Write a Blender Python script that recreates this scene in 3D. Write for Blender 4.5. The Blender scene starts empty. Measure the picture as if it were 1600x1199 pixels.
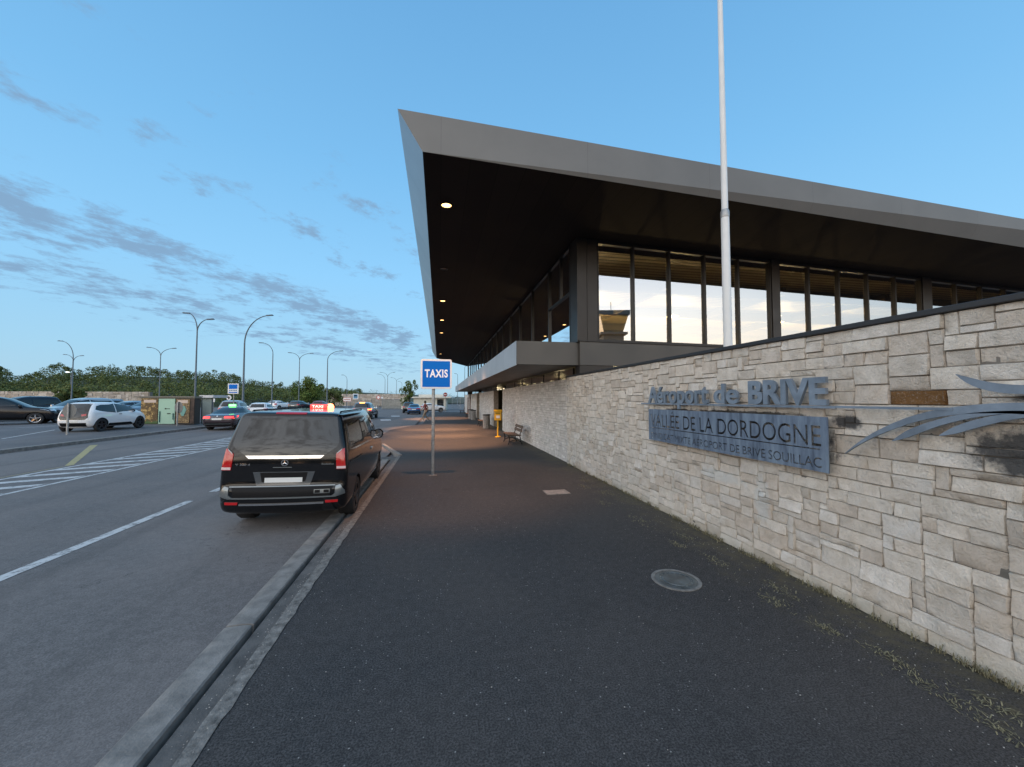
import bpy, bmesh, math, random
import numpy as np
from mathutils import Vector, Matrix, noise as mnoise
from mathutils.bvhtree import BVHTree
R = math.radians
sc = bpy.context.scene
col = sc.collection
random.seed(7)
rng = np.random.default_rng(11)

# ---------------------------------------------------------------- camera
cd = bpy.data.cameras.new('camera'); cam = bpy.data.objects.new('camera', cd); col.objects.link(cam)
cd.sensor_width = 36; cd.lens = 13.5; cd.clip_end = 5000; cd.clip_start = .05
ya, pi_ = R(10.76), R(2.34)
fw = Vector((math.sin(ya)*math.cos(pi_), math.cos(ya)*math.cos(pi_), math.sin(pi_)))
cam.location = (0, 0, 2.05)
cam.rotation_euler = fw.to_track_quat('-Z', 'Y').to_euler()
sc.camera = cam
sc.view_settings.view_transform = 'Standard'; sc.view_settings.look = 'None'
sc.view_settings.exposure = .32; sc.view_settings.gamma = 1
sc.cycles.use_denoising = True
sc.cycles.max_bounces = 6; sc.cycles.transparent_max_bounces = 10
sc.cycles.sample_clamp_indirect = 4
sc.cycles.caustics_reflective = False; sc.cycles.caustics_refractive = False

# ---------------------------------------------------------------- sky
SUN_AZ = Vector((-0.42, -1, 0)).normalized()      # the sun has just set behind the camera
SUN_EL = 22.0
w = bpy.data.worlds.new('World'); sc.world = w; w.use_nodes = True
wt = w.node_tree; wt.nodes.clear()
class NT:
    """tiny helper for writing node graphs"""
    def __init__(s, t): s.t = t
    def n(s, typ, **kw):
        x = s.t.nodes.new(typ)
        for k, v in kw.items(): setattr(x, k, v)
        return x
    def put(s, sock, v):
        if isinstance(v, bpy.types.NodeSocket): s.t.links.new(v, sock)
        elif v is not None:
            if sock.type == 'RGBA' and not isinstance(v, (int, float)) and len(v) == 3: v = (*v, 1)
            sock.default_value = v
    def m(s, op, a, b=None, c=None, clamp=False):
        x = s.n('ShaderNodeMath', operation=op, use_clamp=clamp)
        s.put(x.inputs[0], a)
        if b is not None: s.put(x.inputs[1], b)
        if c is not None: s.put(x.inputs[2], c)
        return x.outputs[0]
    def v(s, op, a, b=None):
        x = s.n('ShaderNodeVectorMath', operation=op); s.put(x.inputs[0], a)
        if b is not None: s.put(x.inputs[1], b)
        return x.outputs['Value'] if op in ('DOT_PRODUCT', 'LENGTH') else x.outputs[0]
    def mix(s, f, a, b, blend='MIX'):
        x = s.n('ShaderNodeMix', data_type='RGBA', blend_type=blend)
        s.put(x.inputs[0], f); s.put(x.inputs[6], a); s.put(x.inputs[7], b)
        return x.outputs[2]
    def ss(s, val, lo, hi, a=0., b=1.):
        x = s.n('ShaderNodeMapRange', interpolation_type='SMOOTHSTEP')
        s.put(x.inputs[0], val)
        for i, q in enumerate((lo, hi, a, b)): s.put(x.inputs[1+i], q)
        return x.outputs[0]
    def noise(s, vec, scale, detail=4, rough=.55, out=0, dist=0.):
        x = s.n('ShaderNodeTexNoise'); s.put(x.inputs['Vector'], vec)
        x.inputs['Scale'].default_value = scale; x.inputs['Detail'].default_value = detail
        x.inputs['Roughness'].default_value = rough; x.inputs['Distortion'].default_value = dist
        return x.outputs[out]
    def ramp(s, f, stops, interp='LINEAR'):
        x = s.n('ShaderNodeValToRGB'); s.put(x.inputs[0], f); cr = x.color_ramp; cr.interpolation = interp
        while len(cr.elements) < len(stops): cr.elements.new(.5)
        for e, (p, c) in zip(cr.elements, stops): e.position = p; e.color = (*c, 1) if len(c) == 3 else c
        return x.outputs[0]
    def xyz(s, vec):
        x = s.n('ShaderNodeSeparateXYZ'); s.put(x.inputs[0], vec); return x.outputs
    def comb(s, a, b, c):
        x = s.n('ShaderNodeCombineXYZ')
        for i, q in enumerate((a, b, c)): s.put(x.inputs[i], q)
        return x.outputs[0]

g = NT(wt)
tc = g.n('ShaderNodeTexCoord').outputs['Generated']
dx, dy, dz = g.xyz(tc)
zc = g.m('MAXIMUM', dz, 0.0)
front = g.ramp(zc, [(0, (.30, .47, .60)), (.10, (.265, .485, .655)), (.28, (.215, .48, .74)), (.5, (.155, .40, .675)), (.8, (.105, .30, .56))])
back = g.ramp(zc, [(0, (1.9, .85, .30)), (.05, (1.9, 1.25, .68)), (.12, (2.0, 1.78, 1.48)), (.21, (1.7, 1.68, 1.62)), (.32, (1.05, 1.16, 1.32)), (.48, (.66, .82, 1.04)), (.95, (.15, .37, .62))])
az = g.m('ADD', g.m('MULTIPLY', dx, SUN_AZ.x), g.m('MULTIPLY', dy, SUN_AZ.y))
bf = g.ss(az, -.30, .62)
grad = g.mix(bf, front, back)
nis = g.n('ShaderNodeTexSky', sky_type='NISHITA', sun_disc=False, sun_elevation=R(SUN_EL),
          sun_rotation=math.atan2(SUN_AZ.x, SUN_AZ.y))
nisc = g.v('SCALE', nis.outputs[0]); wt.nodes[-1].inputs['Scale'].default_value = .012
base = g.v('ADD', g.v('MULTIPLY', grad, (1.0, 1.0, 1.0)), nisc)
# clouds: thin bands in perspective, stretched along one wind direction
den = g.m('ADD', g.m('ABSOLUTE', dz), .1)
px_, py_ = g.m('DIVIDE', dx, den), g.m('DIVIDE', dy, den)
u_ = g.m('ADD', g.m('MULTIPLY', px_, .866), g.m('MULTIPLY', py_, -.5))
v_ = g.m('ADD', g.m('MULTIPLY', px_, .5), g.m('MULTIPLY', py_, .866))
nv = g.comb(g.m('MULTIPLY', u_, 3.0), g.m('MULTIPLY', v_, 2.3), 3.7)
cn = g.noise(nv, 2.3, 8, .66)
cbig = g.noise(nv, .55, 2, .5)
def belt(c, wd, amp):
    e = g.m('DIVIDE', g.m('SUBTRACT', u_, c), wd)
    return g.m('MULTIPLY', g.m('POWER', 2.718, g.m('MULTIPLY', g.m('MULTIPLY', e, e), -1.)), amp)
bands = g.m('ADD', g.m('ADD', belt(-2.26, .26, 1.0), belt(-1.5, .15, .62)), g.m('ADD', belt(-1.12, .14, .5), belt(-3.1, .6, .8)))
isfront = g.ss(dy, -.05, .25)
leftm = g.ss(dx, .12, -.12)
fc = g.m('MULTIPLY', g.m('MULTIPLY', bands, leftm), isfront)
bc = g.m('MULTIPLY', g.m('MULTIPLY', g.ss(cbig, .25, .48), g.ss(dx, .22, -.05)), g.m('SUBTRACT', 1., isfront))
cov = g.m('ADD', fc, g.m('MULTIPLY', bc, .8))
thr = g.m('SUBTRACT', .69, g.m('MULTIPLY', cov, .28))
cloud = g.m('MULTIPLY', g.ss(g.m('SUBTRACT', cn, thr), -.05, .17), g.ss(dz, .015, .10))
cloud = g.m('MULTIPLY', cloud, g.ss(cov, .03, .35))
ccol = g.mix(bf, (.185, .30, .45), (.24, .27, .35))
skyc = g.mix(g.m('MULTIPLY', cloud, .86), base, ccol)
below = g.ss(dz, -.02, 0.)
skyc = g.mix(below, (.10, .10, .10), skyc)
bg = g.n('ShaderNodeBackground'); g.put(bg.inputs[0], skyc); bg.inputs[1].default_value = 1.0
wo = g.n('ShaderNodeOutputWorld'); wt.links.new(bg.outputs[0], wo.inputs[0])

sd = bpy.data.lights.new('sun', 'SUN'); sd.energy = 1.25; sd.angle = R(120); sd.color = (1, .86, .70)
so = bpy.data.objects.new('sun', sd); col.objects.link(so)
LAMP_AZ = Vector((-1.0, -.9, 0)).normalized()      # broad afterglow to the south-west, soft as the dusk sky
sdir = Vector((LAMP_AZ.x*math.cos(R(SUN_EL)), LAMP_AZ.y*math.cos(R(SUN_EL)), math.sin(R(SUN_EL))))
so.rotation_euler = sdir.to_track_quat('Z', 'Y').to_euler(); so.location = (0, -20, 20)

# ---------------------------------------------------------------- materials
MATS = {}
def pm(name, base=(.5, .5, .5), rough=.5, metal=0., emit=None, es=0., spec=.5, coat=0., var=0., vscale=3., bump=0., bscale=40., alpha=1.):
    """principled material with optional noise variation and bump, all procedural"""
    if name in MATS: return MATS[name]
    m = bpy.data.materials.new(name); m.use_nodes = True; t = m.node_tree; k = NT(t)
    b = t.nodes['Principled BSDF']
    b.inputs['Base Color'].default_value = (*base, 1); b.inputs['Roughness'].default_value = rough
    b.inputs['Metallic'].default_value = metal; b.inputs['Specular IOR Level'].default_value = spec
    b.inputs['Coat Weight'].default_value = coat; b.inputs['Coat Roughness'].default_value = .04
    if emit: b.inputs['Emission Color'].default_value = (*emit, 1); b.inputs['Emission Strength'].default_value = es
    ob = k.n('ShaderNodeTexCoord').outputs['Object']
    if var:
        nz = k.noise(ob, vscale, 5, .6)
        lo = tuple(c*(1-var) for c in base); hi = tuple(min(1, c*(1+var)) for c in base)
        k.put(b.inputs['Base Color'], k.ramp(nz, [(.3, lo), (.7, hi)]))
        k.put(b.inputs['Roughness'], k.ss(nz, .3, .7, max(0, rough-.08), min(1, rough+.08)))
    if bump:
        bn = k.n('ShaderNodeBump'); bn.inputs['Strength'].default_value = bump; bn.inputs['Distance'].default_value = .01
        k.put(bn.inputs['Height'], k.noise(ob, bscale, 4, .6)); k.put(b.inputs['Normal'], bn.outputs[0])
    MATS[name] = m
    return m

def asphalt(name, dark, light, big=.25, tint=None, speck=.5, dirt=False, wheel=False):
    m = bpy.data.materials.new(name); m.use_nodes = True; t = m.node_tree; k = NT(t); b = t.nodes['Principled BSDF']
    ob = k.n('ShaderNodeTexCoord').outputs['Object']
    fine = k.noise(ob, 78, 2, .75); mid = k.noise(ob, 12, 4, .6); bigN = k.noise(ob, .35, 4, .55)
    c = k.mix(k.ss(fine, .32, .70), dark, light)
    c = k.mix(k.m('MULTIPLY', k.ss(mid, .35, .7), .35), c, tuple(x*.6 for x in dark))
    c = k.mix(k.m('MULTIPLY', k.ss(bigN, .35, .68), big*1.6), c, tint or tuple(x*1.35 for x in light))
    vo = k.n('ShaderNodeTexVoronoi'); k.put(vo.inputs['Vector'], ob); vo.inputs['Scale'].default_value = 26
    sp = k.m('MULTIPLY', k.m('LESS_THAN', vo.outputs['Distance'], .13), k.m('GREATER_THAN', k.xyz(vo.outputs['Color'])[0], .82))
    c = k.mix(k.m('MULTIPLY', sp, speck), c, (.32, .31, .29))
    if dirt:
        x = k.xyz(ob)[0]; dn = k.noise(ob, 1.7, 6, .68)
        e = k.ss(k.m('ADD', x, k.m('MULTIPLY', k.m('SUBTRACT', dn, .5), 2.2)), 3.35, 4.05)
        c = k.mix(k.m('MULTIPLY', k.m('MULTIPLY', e, k.ss(mid, .30, .62)), .7), c, (.115, .10, .062))
        st = k.ss(k.noise(ob, .9, 5, .7, dist=.6), .58, .72); c = k.mix(k.m('MULTIPLY', st, .35), c, (.022, .021, .02))
    if wheel:
        x, y, z = k.xyz(ob); wv = k.m('ABSOLUTE', k.m('SUBTRACT', k.m('FRACT', k.m('DIVIDE', k.m('ADD', x, 7.3), 1.75)), .5))
        c = k.mix(k.m('MULTIPLY', k.m('MULTIPLY', k.ss(wv, .16, .02), k.ss(k.noise(k.comb(x, k.m('MULTIPLY', y, .08), 0), 1.1, 3), .35, .6)), .32), c, tuple(q*.7 for q in dark))
        vc = k.n('ShaderNodeTexVoronoi', feature='DISTANCE_TO_EDGE'); k.put(vc.inputs['Vector'], k.v('ADD', ob, k.noise(ob, 1.5, 4, .6, out=1))); vc.inputs['Scale'].default_value = .22
        c = k.mix(k.m('MULTIPLY', k.m('LESS_THAN', vc.outputs[0], .0011), .4), c, (.03, .03, .03))
    k.put(b.inputs['Base Color'], c)
    k.put(b.inputs['Roughness'], k.ss(bigN, .3, .7, .72, .9))
    b.inputs['Specular IOR Level'].default_value = .35
    bn = k.n('ShaderNodeBump'); bn.inputs['Strength'].default_value = .55; bn.inputs['Distance'].default_value = .006
    k.put(bn.inputs['Height'], fine); k.put(b.inputs['Normal'], bn.outputs[0])
    MATS[name] = m
    return m

def paint_mark(name, colr, under, wear=.5):
    m = bpy.data.materials.new(name); m.use_nodes = True; t = m.node_tree; k = NT(t); b = t.nodes['Principled BSDF']
    ob = k.n('ShaderNodeTexCoord').outputs['Object']
    nz = k.noise(ob, 7, 6, .7); fi = k.noise(ob, 60, 3, .7)
    f = k.ss(k.m('ADD', k.m('MULTIPLY', nz, .7), k.m('MULTIPLY', fi, .3)), wear-.08, wear+.07)
    k.put(b.inputs['Base Color'], k.mix(f, under, colr)); b.inputs['Roughness'].default_value = .8
    MATS[name] = m
    return m

def glass(name, tint=(.6, .62, .6), refl=.28, fres=.7, rough=0.0, rcol=(1, 1, 1)):
    m = bpy.data.materials.new(name); m.use_nodes = True; t = m.node_tree; k = NT(t); t.nodes.clear()
    lw = k.n('ShaderNodeLayerWeight'); lw.inputs['Blend'].default_value = .35
    f = k.m('MINIMUM', k.m('ADD', k.m('MULTIPLY', lw.outputs['Fresnel'], fres), refl), 1.)
    tr = k.n('ShaderNodeBsdfTransparent'); tr.inputs[0].default_value = (*tint, 1)
    gl = k.n('ShaderNodeBsdfGlossy'); gl.inputs['Roughness'].default_value = rough; gl.inputs[0].default_value = (*rcol, 1)
    mx = k.n('ShaderNodeMixShader'); k.put(mx.inputs[0], f)
    t.links.new(tr.outputs[0], mx.inputs[1]); t.links.new(gl.outputs[0], mx.inputs[2])
    o = k.n('ShaderNodeOutputMaterial'); t.links.new(mx.outputs[0], o.inputs[0])
    MATS[name] = m
    return m

def stone_mat(name, dirt=False):
    m = bpy.data.materials.new(name); m.use_nodes = True; t = m.node_tree; k = NT(t); b = t.nodes['Principled BSDF']
    at = k.n('ShaderNodeAttribute', attribute_name='tone').outputs['Color']
    ob = k.n('ShaderNodeTexCoord').outputs['Object']
    n1 = k.noise(ob, 9, 6, .7); n2 = k.noise(ob, 55, 4, .7); n3 = k.noise(ob, 2.2, 3, .5)
    c = k.mix(k.m('MULTIPLY', k.ss(n1, .35, .7), .5), at, k.v('MULTIPLY', at, (.62, .58, .52)))
    c = k.mix(k.m('MULTIPLY', k.ss(n2, .5, .75), .45), c, (.52, .50, .46))
    if dirt:
        x, y, z = k.xyz(ob)
        # black algae under emblem and lettering; wide patch behind the plate also paints in shade
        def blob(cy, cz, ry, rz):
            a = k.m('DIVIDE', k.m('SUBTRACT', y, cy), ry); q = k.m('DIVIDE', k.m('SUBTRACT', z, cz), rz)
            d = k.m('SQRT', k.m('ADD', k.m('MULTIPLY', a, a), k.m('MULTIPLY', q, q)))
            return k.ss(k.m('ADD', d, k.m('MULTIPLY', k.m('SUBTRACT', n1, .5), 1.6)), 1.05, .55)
        s = blob(1.93, 1.66, .42, .22)
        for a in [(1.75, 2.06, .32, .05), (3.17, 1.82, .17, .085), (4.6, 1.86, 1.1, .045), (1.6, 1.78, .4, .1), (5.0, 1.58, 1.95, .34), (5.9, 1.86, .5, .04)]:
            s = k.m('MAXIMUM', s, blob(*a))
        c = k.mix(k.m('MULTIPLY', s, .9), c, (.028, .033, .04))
        gz = k.ss(k.m('ADD', z, k.m('MULTIPLY', n1, .22)), .32, .08)
        c = k.mix(k.m('MULTIPLY', gz, .35), c, (.20, .19, .10))
        lime = blob(5.0, .93, .5, .10); lime2 = blob(4.25, .78, .13, .35)
        c = k.mix(k.m('MULTIPLY', k.m('MAXIMUM', lime, lime2), .5), c, (.62, .66, .66))
    k.put(b.inputs['Base Color'], c); b.inputs['Roughness'].default_value = .92; b.inputs['Specular IOR Level'].default_value = .2
    bn = k.n('ShaderNodeBump'); bn.inputs['Strength'].default_value = 1.0; bn.inputs['Distance'].default_value = .03
    k.put(bn.inputs['Height'], k.m('ADD', n1, k.m('MULTIPLY', n2, .5))); k.put(b.inputs['Normal'], bn.outputs[0])
    return m

def leaf_mat(name, c1, c2, c3):
    m = bpy.data.materials.new(name); m.use_nodes = True; t = m.node_tree; k = NT(t); b = t.nodes['Principled BSDF']
    at = k.xyz(k.n('ShaderNodeAttribute', attribute_name='tone').outputs['Color'])[0]
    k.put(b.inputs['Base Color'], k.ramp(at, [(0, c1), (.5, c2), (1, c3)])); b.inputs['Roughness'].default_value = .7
    b.inputs['Specular IOR Level'].default_value = .2
    return m

# ---------------------------------------------------------------- mesh helpers
class MB:
    def __init__(s): s.v = []; s.f = []; s.mi = []; s.M = None
    def add(s, vs, fs, mi=0):
        o = len(s.v)
        if s.M is not None: vs = [s.M @ Vector(p) for p in vs]
        s.v += [tuple(p) for p in vs]; s.f += [tuple(o+i for i in f) for f in fs]; s.mi += [mi]*len(fs); return s
    def box(s, x0, x1, y0, y1, z0, z1, mi=0):
        vs = [(x, y, z) for x in (x0, x1) for y in (y0, y1) for z in (z0, z1)]
        return s.add(vs, [(0, 1, 3, 2), (4, 6, 7, 5), (0, 4, 5, 1), (2, 3, 7, 6), (0, 2, 6, 4), (1, 5, 7, 3)], mi)
    def tube(s, pts, rad, n=10, mi=0, cap=True):
        pts = [Vector(p) for p in pts]
        rad = rad if isinstance(rad, (list, tuple)) else [rad]*len(pts)
        vs, fs = [], []; ref = None
        for i, p in enumerate(pts):
            d = (pts[min(i+1, len(pts)-1)]-pts[max(i-1, 0)]).normalized()
            if ref is None: ref = Vector((1, 0, 0)) if abs(d.x) < .9 else Vector((0, 1, 0))
            a = (ref-d*ref.dot(d)).normalized(); ref = a; b = d.cross(a)
            for j in range(n):
                t = 2*math.pi*j/n; vs.append(p+(a*math.cos(t)+b*math.sin(t))*rad[i])
        for i in range(len(pts)-1):
            for j in range(n):
                fs.append((i*n+j, i*n+(j+1) % n, (i+1)*n+(j+1) % n, (i+1)*n+j))
        if cap: fs += [tuple(range(n-1, -1, -1)), tuple((len(pts)-1)*n+j for j in range(n))]
        return s.add(vs, fs, mi)
    def lathe(s, prof, n=24, axis='z', c=(0, 0, 0), mi=0):
        vs, fs = [], []; c = Vector(c)
        for r, h in prof:
            for j in range(n):
                t = 2*math.pi*j/n; a, b = r*math.cos(t), r*math.sin(t)
                p = {'z': (a, b, h), 'x': (h, a, b), 'y': (b, h, a)}[axis]; vs.append(Vector(p)+c)
        for i in range(len(prof)-1):
            for j in range(n): fs.append((i*n+j, i*n+(j+1) % n, (i+1)*n+(j+1) % n, (i+1)*n+j))
        return s.add(vs, fs, mi)
    def prism(s, poly, z0, z1, mi=0, fn=None):
        n = len(poly); fn = fn or (lambda a, b, h: (a, b, h))
        vs = [fn(a, b, z0) for a, b in poly]+[fn(a, b, z1) for a, b in poly]
        fs = [tuple(range(n-1, -1, -1)), tuple(range(n, 2*n))]+[(i, (i+1) % n, n+(i+1) % n, n+i) for i in range(n)]
        return s.add(vs, fs, mi)
    def hexa(s, b4, t4, mi=0):
        return s.add(list(b4)+list(t4), [(3, 2, 1, 0), (4, 5, 6, 7), (0, 1, 5, 4), (1, 2, 6, 5), (2, 3, 7, 6), (3, 0, 4, 7)], mi)
    def quad(s, *p, mi=0): return s.add(p, [tuple(range(len(p)))], mi)
    def build(s, name, mats, parent=None, smooth=False, bevel=0., fix=True):
        me = bpy.data.meshes.new(name); me.from_pydata(s.v, [], s.f)
        for m in (mats if isinstance(mats, (list, tuple)) else [mats]): me.materials.append(m)
        me.polygons.foreach_set('material_index', s.mi)
        if fix:
            bm = bmesh.new(); bm.from_mesh(me); bmesh.ops.recalc_face_normals(bm, faces=bm.faces)
            if bevel: bmesh.ops.bevel(bm, geom=[e for e in bm.edges if e.calc_face_angle(0) > .5], offset=bevel, segments=2, profile=.5, affect='EDGES', clamp_overlap=True)
            bm.to_mesh(me); bm.free()
        if smooth:
            for p in me.polygons: p.use_smooth = True
            me.set_sharp_from_angle(angle=R(smooth if smooth is not True else 40))
        o = bpy.data.objects.new(name, me); col.objects.link(o)
        if parent: o.parent = parent
        return o

def tag(o, label=None, cat=None, group=None, kind=None):
    if label: o['label'] = label
    if cat: o['category'] = cat
    if group: o['group'] = group
    if kind: o['kind'] = kind
    return o
def thing(name, label, cat, loc=(0, 0, 0), rz=0., group=None):
    o = bpy.data.objects.new(name, None); col.objects.link(o); o.empty_display_size = .2
    o.location = loc; o.rotation_euler = (0, 0, rz); return tag(o, label, cat, group)
def struct(name, mb, m, smooth=False, **k): return tag(mb.build(name, m, smooth=smooth, **k), kind='structure')
def kids(o): return [c for c in bpy.data.objects if c.parent == o]
def copy_tree(o, loc, rz, label, group=None):
    c = o.copy(); col.objects.link(c); c.location = loc; c.rotation_euler = (0, 0, rz)
    c['label'] = label
    if group: c['group'] = group
    for ch in kids(o):
        q = ch.copy(); col.objects.link(q); q.parent = c
        for g2 in kids(ch):
            z = g2.copy(); col.objects.link(z); z.parent = q
    return c

def text_mesh(body, width, height, bold=0.0, depth=.004, space=1.0):
    """2D lettering as mesh data, scaled into width x height, in the XY plane, lower-left at 0,0"""
    cu = bpy.data.curves.new('lettering', 'FONT'); cu.body = body; cu.size = 1; cu.offset = bold; cu.space_character = space
    cu.resolution_u = 5
    o = bpy.data.objects.new('lettering', cu); col.objects.link(o)
    dg = bpy.context.evaluated_depsgraph_get(); me = bpy.data.meshes.new_from_object(o.evaluated_get(dg))
    bpy.data.objects.remove(o)
    co = np.array([v.co[:] for v in me.vertices]); lo, hi = co.min(0), co.max(0)
    vs = [((p[0]-lo[0])/(hi[0]-lo[0])*width, (p[1]-lo[1])/(hi[1]-lo[1])*height) for p in co]
    fs = [tuple(p.vertices) for p in me.polygons]
    bpy.data.meshes.remove(me)
    return vs, fs
def put_text(mb, body, width, height, fn, depth, bold=0., mi=0, space=1.0):
    """extruded lettering; fn(u,v,h) maps into 3D"""
    vs, fs = text_mesh(body, width, height, bold, space=space)
    n = len(vs); from collections import Counter
    ed = Counter(); dire = {}
    for f in fs:
        for a, b in zip(f, f[1:]+f[:1]): ed[frozenset((a, b))] += 1; dire[frozenset((a, b))] = (a, b)
    allv = [fn(a, b, depth) for a, b in vs]+[fn(a, b, 0) for a, b in vs]
    sides = [(dire[e][0], dire[e][1], n+dire[e][1], n+dire[e][0]) for e, c in ed.items() if c == 1]
    mb.add(allv, list(fs)+sides, mi)

def gr(x): return float(np.interp(x, [-100, -24, -18, -16.3, -9, 0], [.35, .35, .22, .0, -.06, -.06]))

# ================================================================ GROUND
M_road = asphalt('road_asphalt', (.105, .096, .092), (.21, .193, .185), .22, wheel=True)
M_lot = asphalt('lot_asphalt', (.08, .08, .085), (.16, .16, .165), .3)
M_pave = asphalt('pavement_asphalt', (.013, .013, .014), (.098, .094, .093), .14, tint=(.12, .105, .095), speck=.9, dirt=True)
M_isl = asphalt('island_asphalt', (.085, .08, .08), (.15, .145, .145), .3)
M_conc = pm('kerb_concrete', (.21, .20, .187), .9, var=.35, vscale=6, bump=.6, bscale=50)
M_gut = pm('gutter_concrete', (.11, .105, .10), .9, var=.4, vscale=5, bump=.6, bscale=50)
M_edge = pm('edge_concrete', (.17, .162, .15), .9, var=.6, vscale=14, bump=.8, bscale=60)
M_slot = pm('drain_dark', (.008, .008, .009), .9)

def strip(xs, y0, y1, zf, ny=1):
    mb = MB(); ys = np.linspace(y0, y1, ny+1); n = len(ys)
    vs = [(x, y, zf(x)) for x in xs for y in ys]
    fs = [(i*n+j, (i+1)*n+j, (i+1)*n+j+1, i*n+j+1) for i in range(len(xs)-1) for j in range(n-1)]
    return mb.add(vs, fs)
struct('ground', strip([-900, -100, -24, -18.4, -16.3, -9, 0, 900], -500, 1200, lambda x: gr(x)-.09), M_lot)
struct('road', strip([-16.3, -12, -9, -5, -1.88], -40, 95, gr), M_road)
struct('parking_lot', strip([-110, -60, -24, -18.4], -40, 68, gr), M_lot)
mb = strip([-18.45, -16.28], -40, 46, lambda x: gr(x)+.005 if x < -17 else .14)
struct('pavement', mb, M_isl)
mb = MB(); mb.box(-16.42, -16.14, -40, 46, -.15, .146)
struct('kerb', mb, M_conc, bevel=.02)
# main pavement with the kerb tip where the lay-by ends
poly = [(-1.345, -14), (-1.345, 14.5), (-1.40, 14.75), (-2.42, 18.2), (-3.2, 21), (-3.2, 27), (-1.3, 33), (-1.3, 62), (4.2, 62), (4.2, -14)]
mb = MB(); mb.prism(poly, -.2, 0); struct('pavement', mb, M_pave)
mb = MB()
y = -12.
while y < 13.9:
    L = 2.0
    a_, b_ = y+.007, min(y+L, 13.9)-.007; top = -.012+random.uniform(-.004, .004); n_ = 40; V_, F_ = [], []; sh = random.uniform(-.004, .004)
    for i in range(n_+1):
        yy = a_+(b_-a_)*i/n_; q = lambda k: .0035*mnoise.noise(Vector((yy*3, k, 1)))+.006*max(0, mnoise.noise(Vector((yy*8, k, 3)))-.25); e_ = .006 if 0 < i < n_ else .012
        xl_, xr_ = -1.895+q(1)+sh, -1.665-q(2)+sh
        V_ += [(xl_, yy, -.2), (xl_, yy, top-.010-q(4)), (xl_+.012, yy, top-e_+.006), (-1.80, yy, top+q(5)*.5), (-1.72, yy, top+q(6)*.5), (xr_-.012, yy, top-e_+.006), (xr_, yy, top-.012-q(7)), (xr_, yy, -.2)]
    for i in range(n_):
        for j in range(7): F_.append((i*8+j, i*8+j+1, i*8+j+9, i*8+j+8))
    F_ += [tuple(range(8)), tuple(n_*8+j for j in range(7, -1, -1))]
    mb.add(V_, F_); y += L
struct('kerb', mb, M_conc, smooth=40)
mb = MB(); mb.box(-1.615, -1.452, -12, 14.0, -.2, -.038); struct('gutter', mb, M_gut)
mb = MB(); mb.box(-1.668, -1.612, -12, 14.0, -.2, -.12); struct('gutter', mb, M_slot)
mb = MB()
nseg = 300
xl = [-1.452-.012*mnoise.noise(Vector((i*.33, 1, 0))) for i in range(nseg+1)]
xr = [-1.343+.014*mnoise.noise(Vector((i*.41, 5, 0)))+.012*mnoise.noise(Vector((i*1.3, 7, 0))) for i in range(nseg+1)]
ys = [-12+26.5*i/nseg for i in range(nseg+1)]; vs = []
for i in range(nseg+1): vs += [(-1.452, ys[i], -.2), (xl[i], ys[i], .004), (xr[i], ys[i], .006)]
fs = []
for i in range(nseg):
    a = i*3; fs += [(a, a+1, a+4, a+3), (a+1, a+2, a+5, a+4)]
mb.add(vs, fs); struct('kerb', mb, M_edge)
mb = MB()
d = Vector((-1.05, 3.5, 0)).normalized(); nrm = Vector((-d.y, d.x, 0))
p0 = Vector((-1.36, 14.62, 0)); p1 = p0+d*3.9
q = [p0+nrm*.06, p0-nrm*.06, p1-nrm*.06, p1+nrm*.06]
mb.prism([(v.x, v.y) for v in q], -.2, .035); struct('kerb', mb, M_conc, bevel=.012)
mb = MB(); mb.prism([(-2.9, 14.1), (-1.36, 13.9), (-1.36, 14.5), (-1.6, 14.7), (-2.6, 14.5)], -.2, -.045); struct('gutter', mb, M_gut)

# road markings
M_white = paint_mark('road_paint', (.54, .55, .55), (.15, .145, .145), .45)
M_faint = paint_mark('worn_paint', (.34, .35, .36), (.15, .145, .145), .50)
M_yel = paint_mark('yellow_paint', (.40, .34, .16), (.15, .145, .145), .43)
def mark(mb, pts, dz=.005): return mb.add([(x, y, gr(x)+dz) for x, y in pts], [tuple(range(len(pts)))])
mb = MB()
for a, b in [(-4, 4.1), (5.0, 6.75), (6.75, 9.15), (9.95, 10.9), (13.5, 15.0), (18, 19.5)]:
    mark(mb, [(-5.13, a), (-4.97, a), (-4.97, b), (-5.13, b)])
for y0 in (39.5, 48.5): mark(mb, [(-5.6, y0), (-4.6, y0), (-5.0, y0+2.6), (-6.0, y0+2.6)])
struct('road_marking', mb, M_white, fix=False)
mb = MB(); mark(mb, [(-5.13, 3.9), (-4.97, 3.9), (-4.97, 9.2), (-5.13, 9.2)], .003); struct('road_marking', mb, M_faint, fix=False)
mb = MB()
mark(mb, [(-9.52, 0), (-9.40, 0), (-9.28, 40), (-9.40, 40)]); mark(mb, [(-11.35, 0), (-11.23, 0), (-11.0, 26), (-11.12, 26)])
for y0 in np.arange(1.6, 25, 1.02):
    mark(mb, [(-11.2, y0-.3), (-9.55, y0+.55), (-9.55, y0+.9), (-11.2, y0+.05)], .004)
struct('road_marking', mb, M_white, fix=False)
mb = MB(); mark(mb, [(-11.45, 14.45), (-11.4, 14.7), (-15.1, 20.6), (-15.25, 20.4)]); struct('road_marking', mb, M_yel, fix=False)
mb = MB(); mark(mb, [(-11.46, 4), (-11.42, 4), (-11.42, 14.4), (-11.46, 14.4)], .004); struct('road_marking', mb, M_yel, fix=False)
mb = MB(); mark(mb, [(-21.6, 26.5), (-19.5, 21.5), (-19.4, 21.5), (-21.48, 26.5)])
for k in range(9):
    x = -22-k*2.6; mark(mb, [(x, 27+k*.8), (x+.1, 27+k*.8), (x+1.2, 32+k*.8), (x+1.1, 32+k*.8)])
struct('road_marking', mb, M_white, fix=False)

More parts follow.
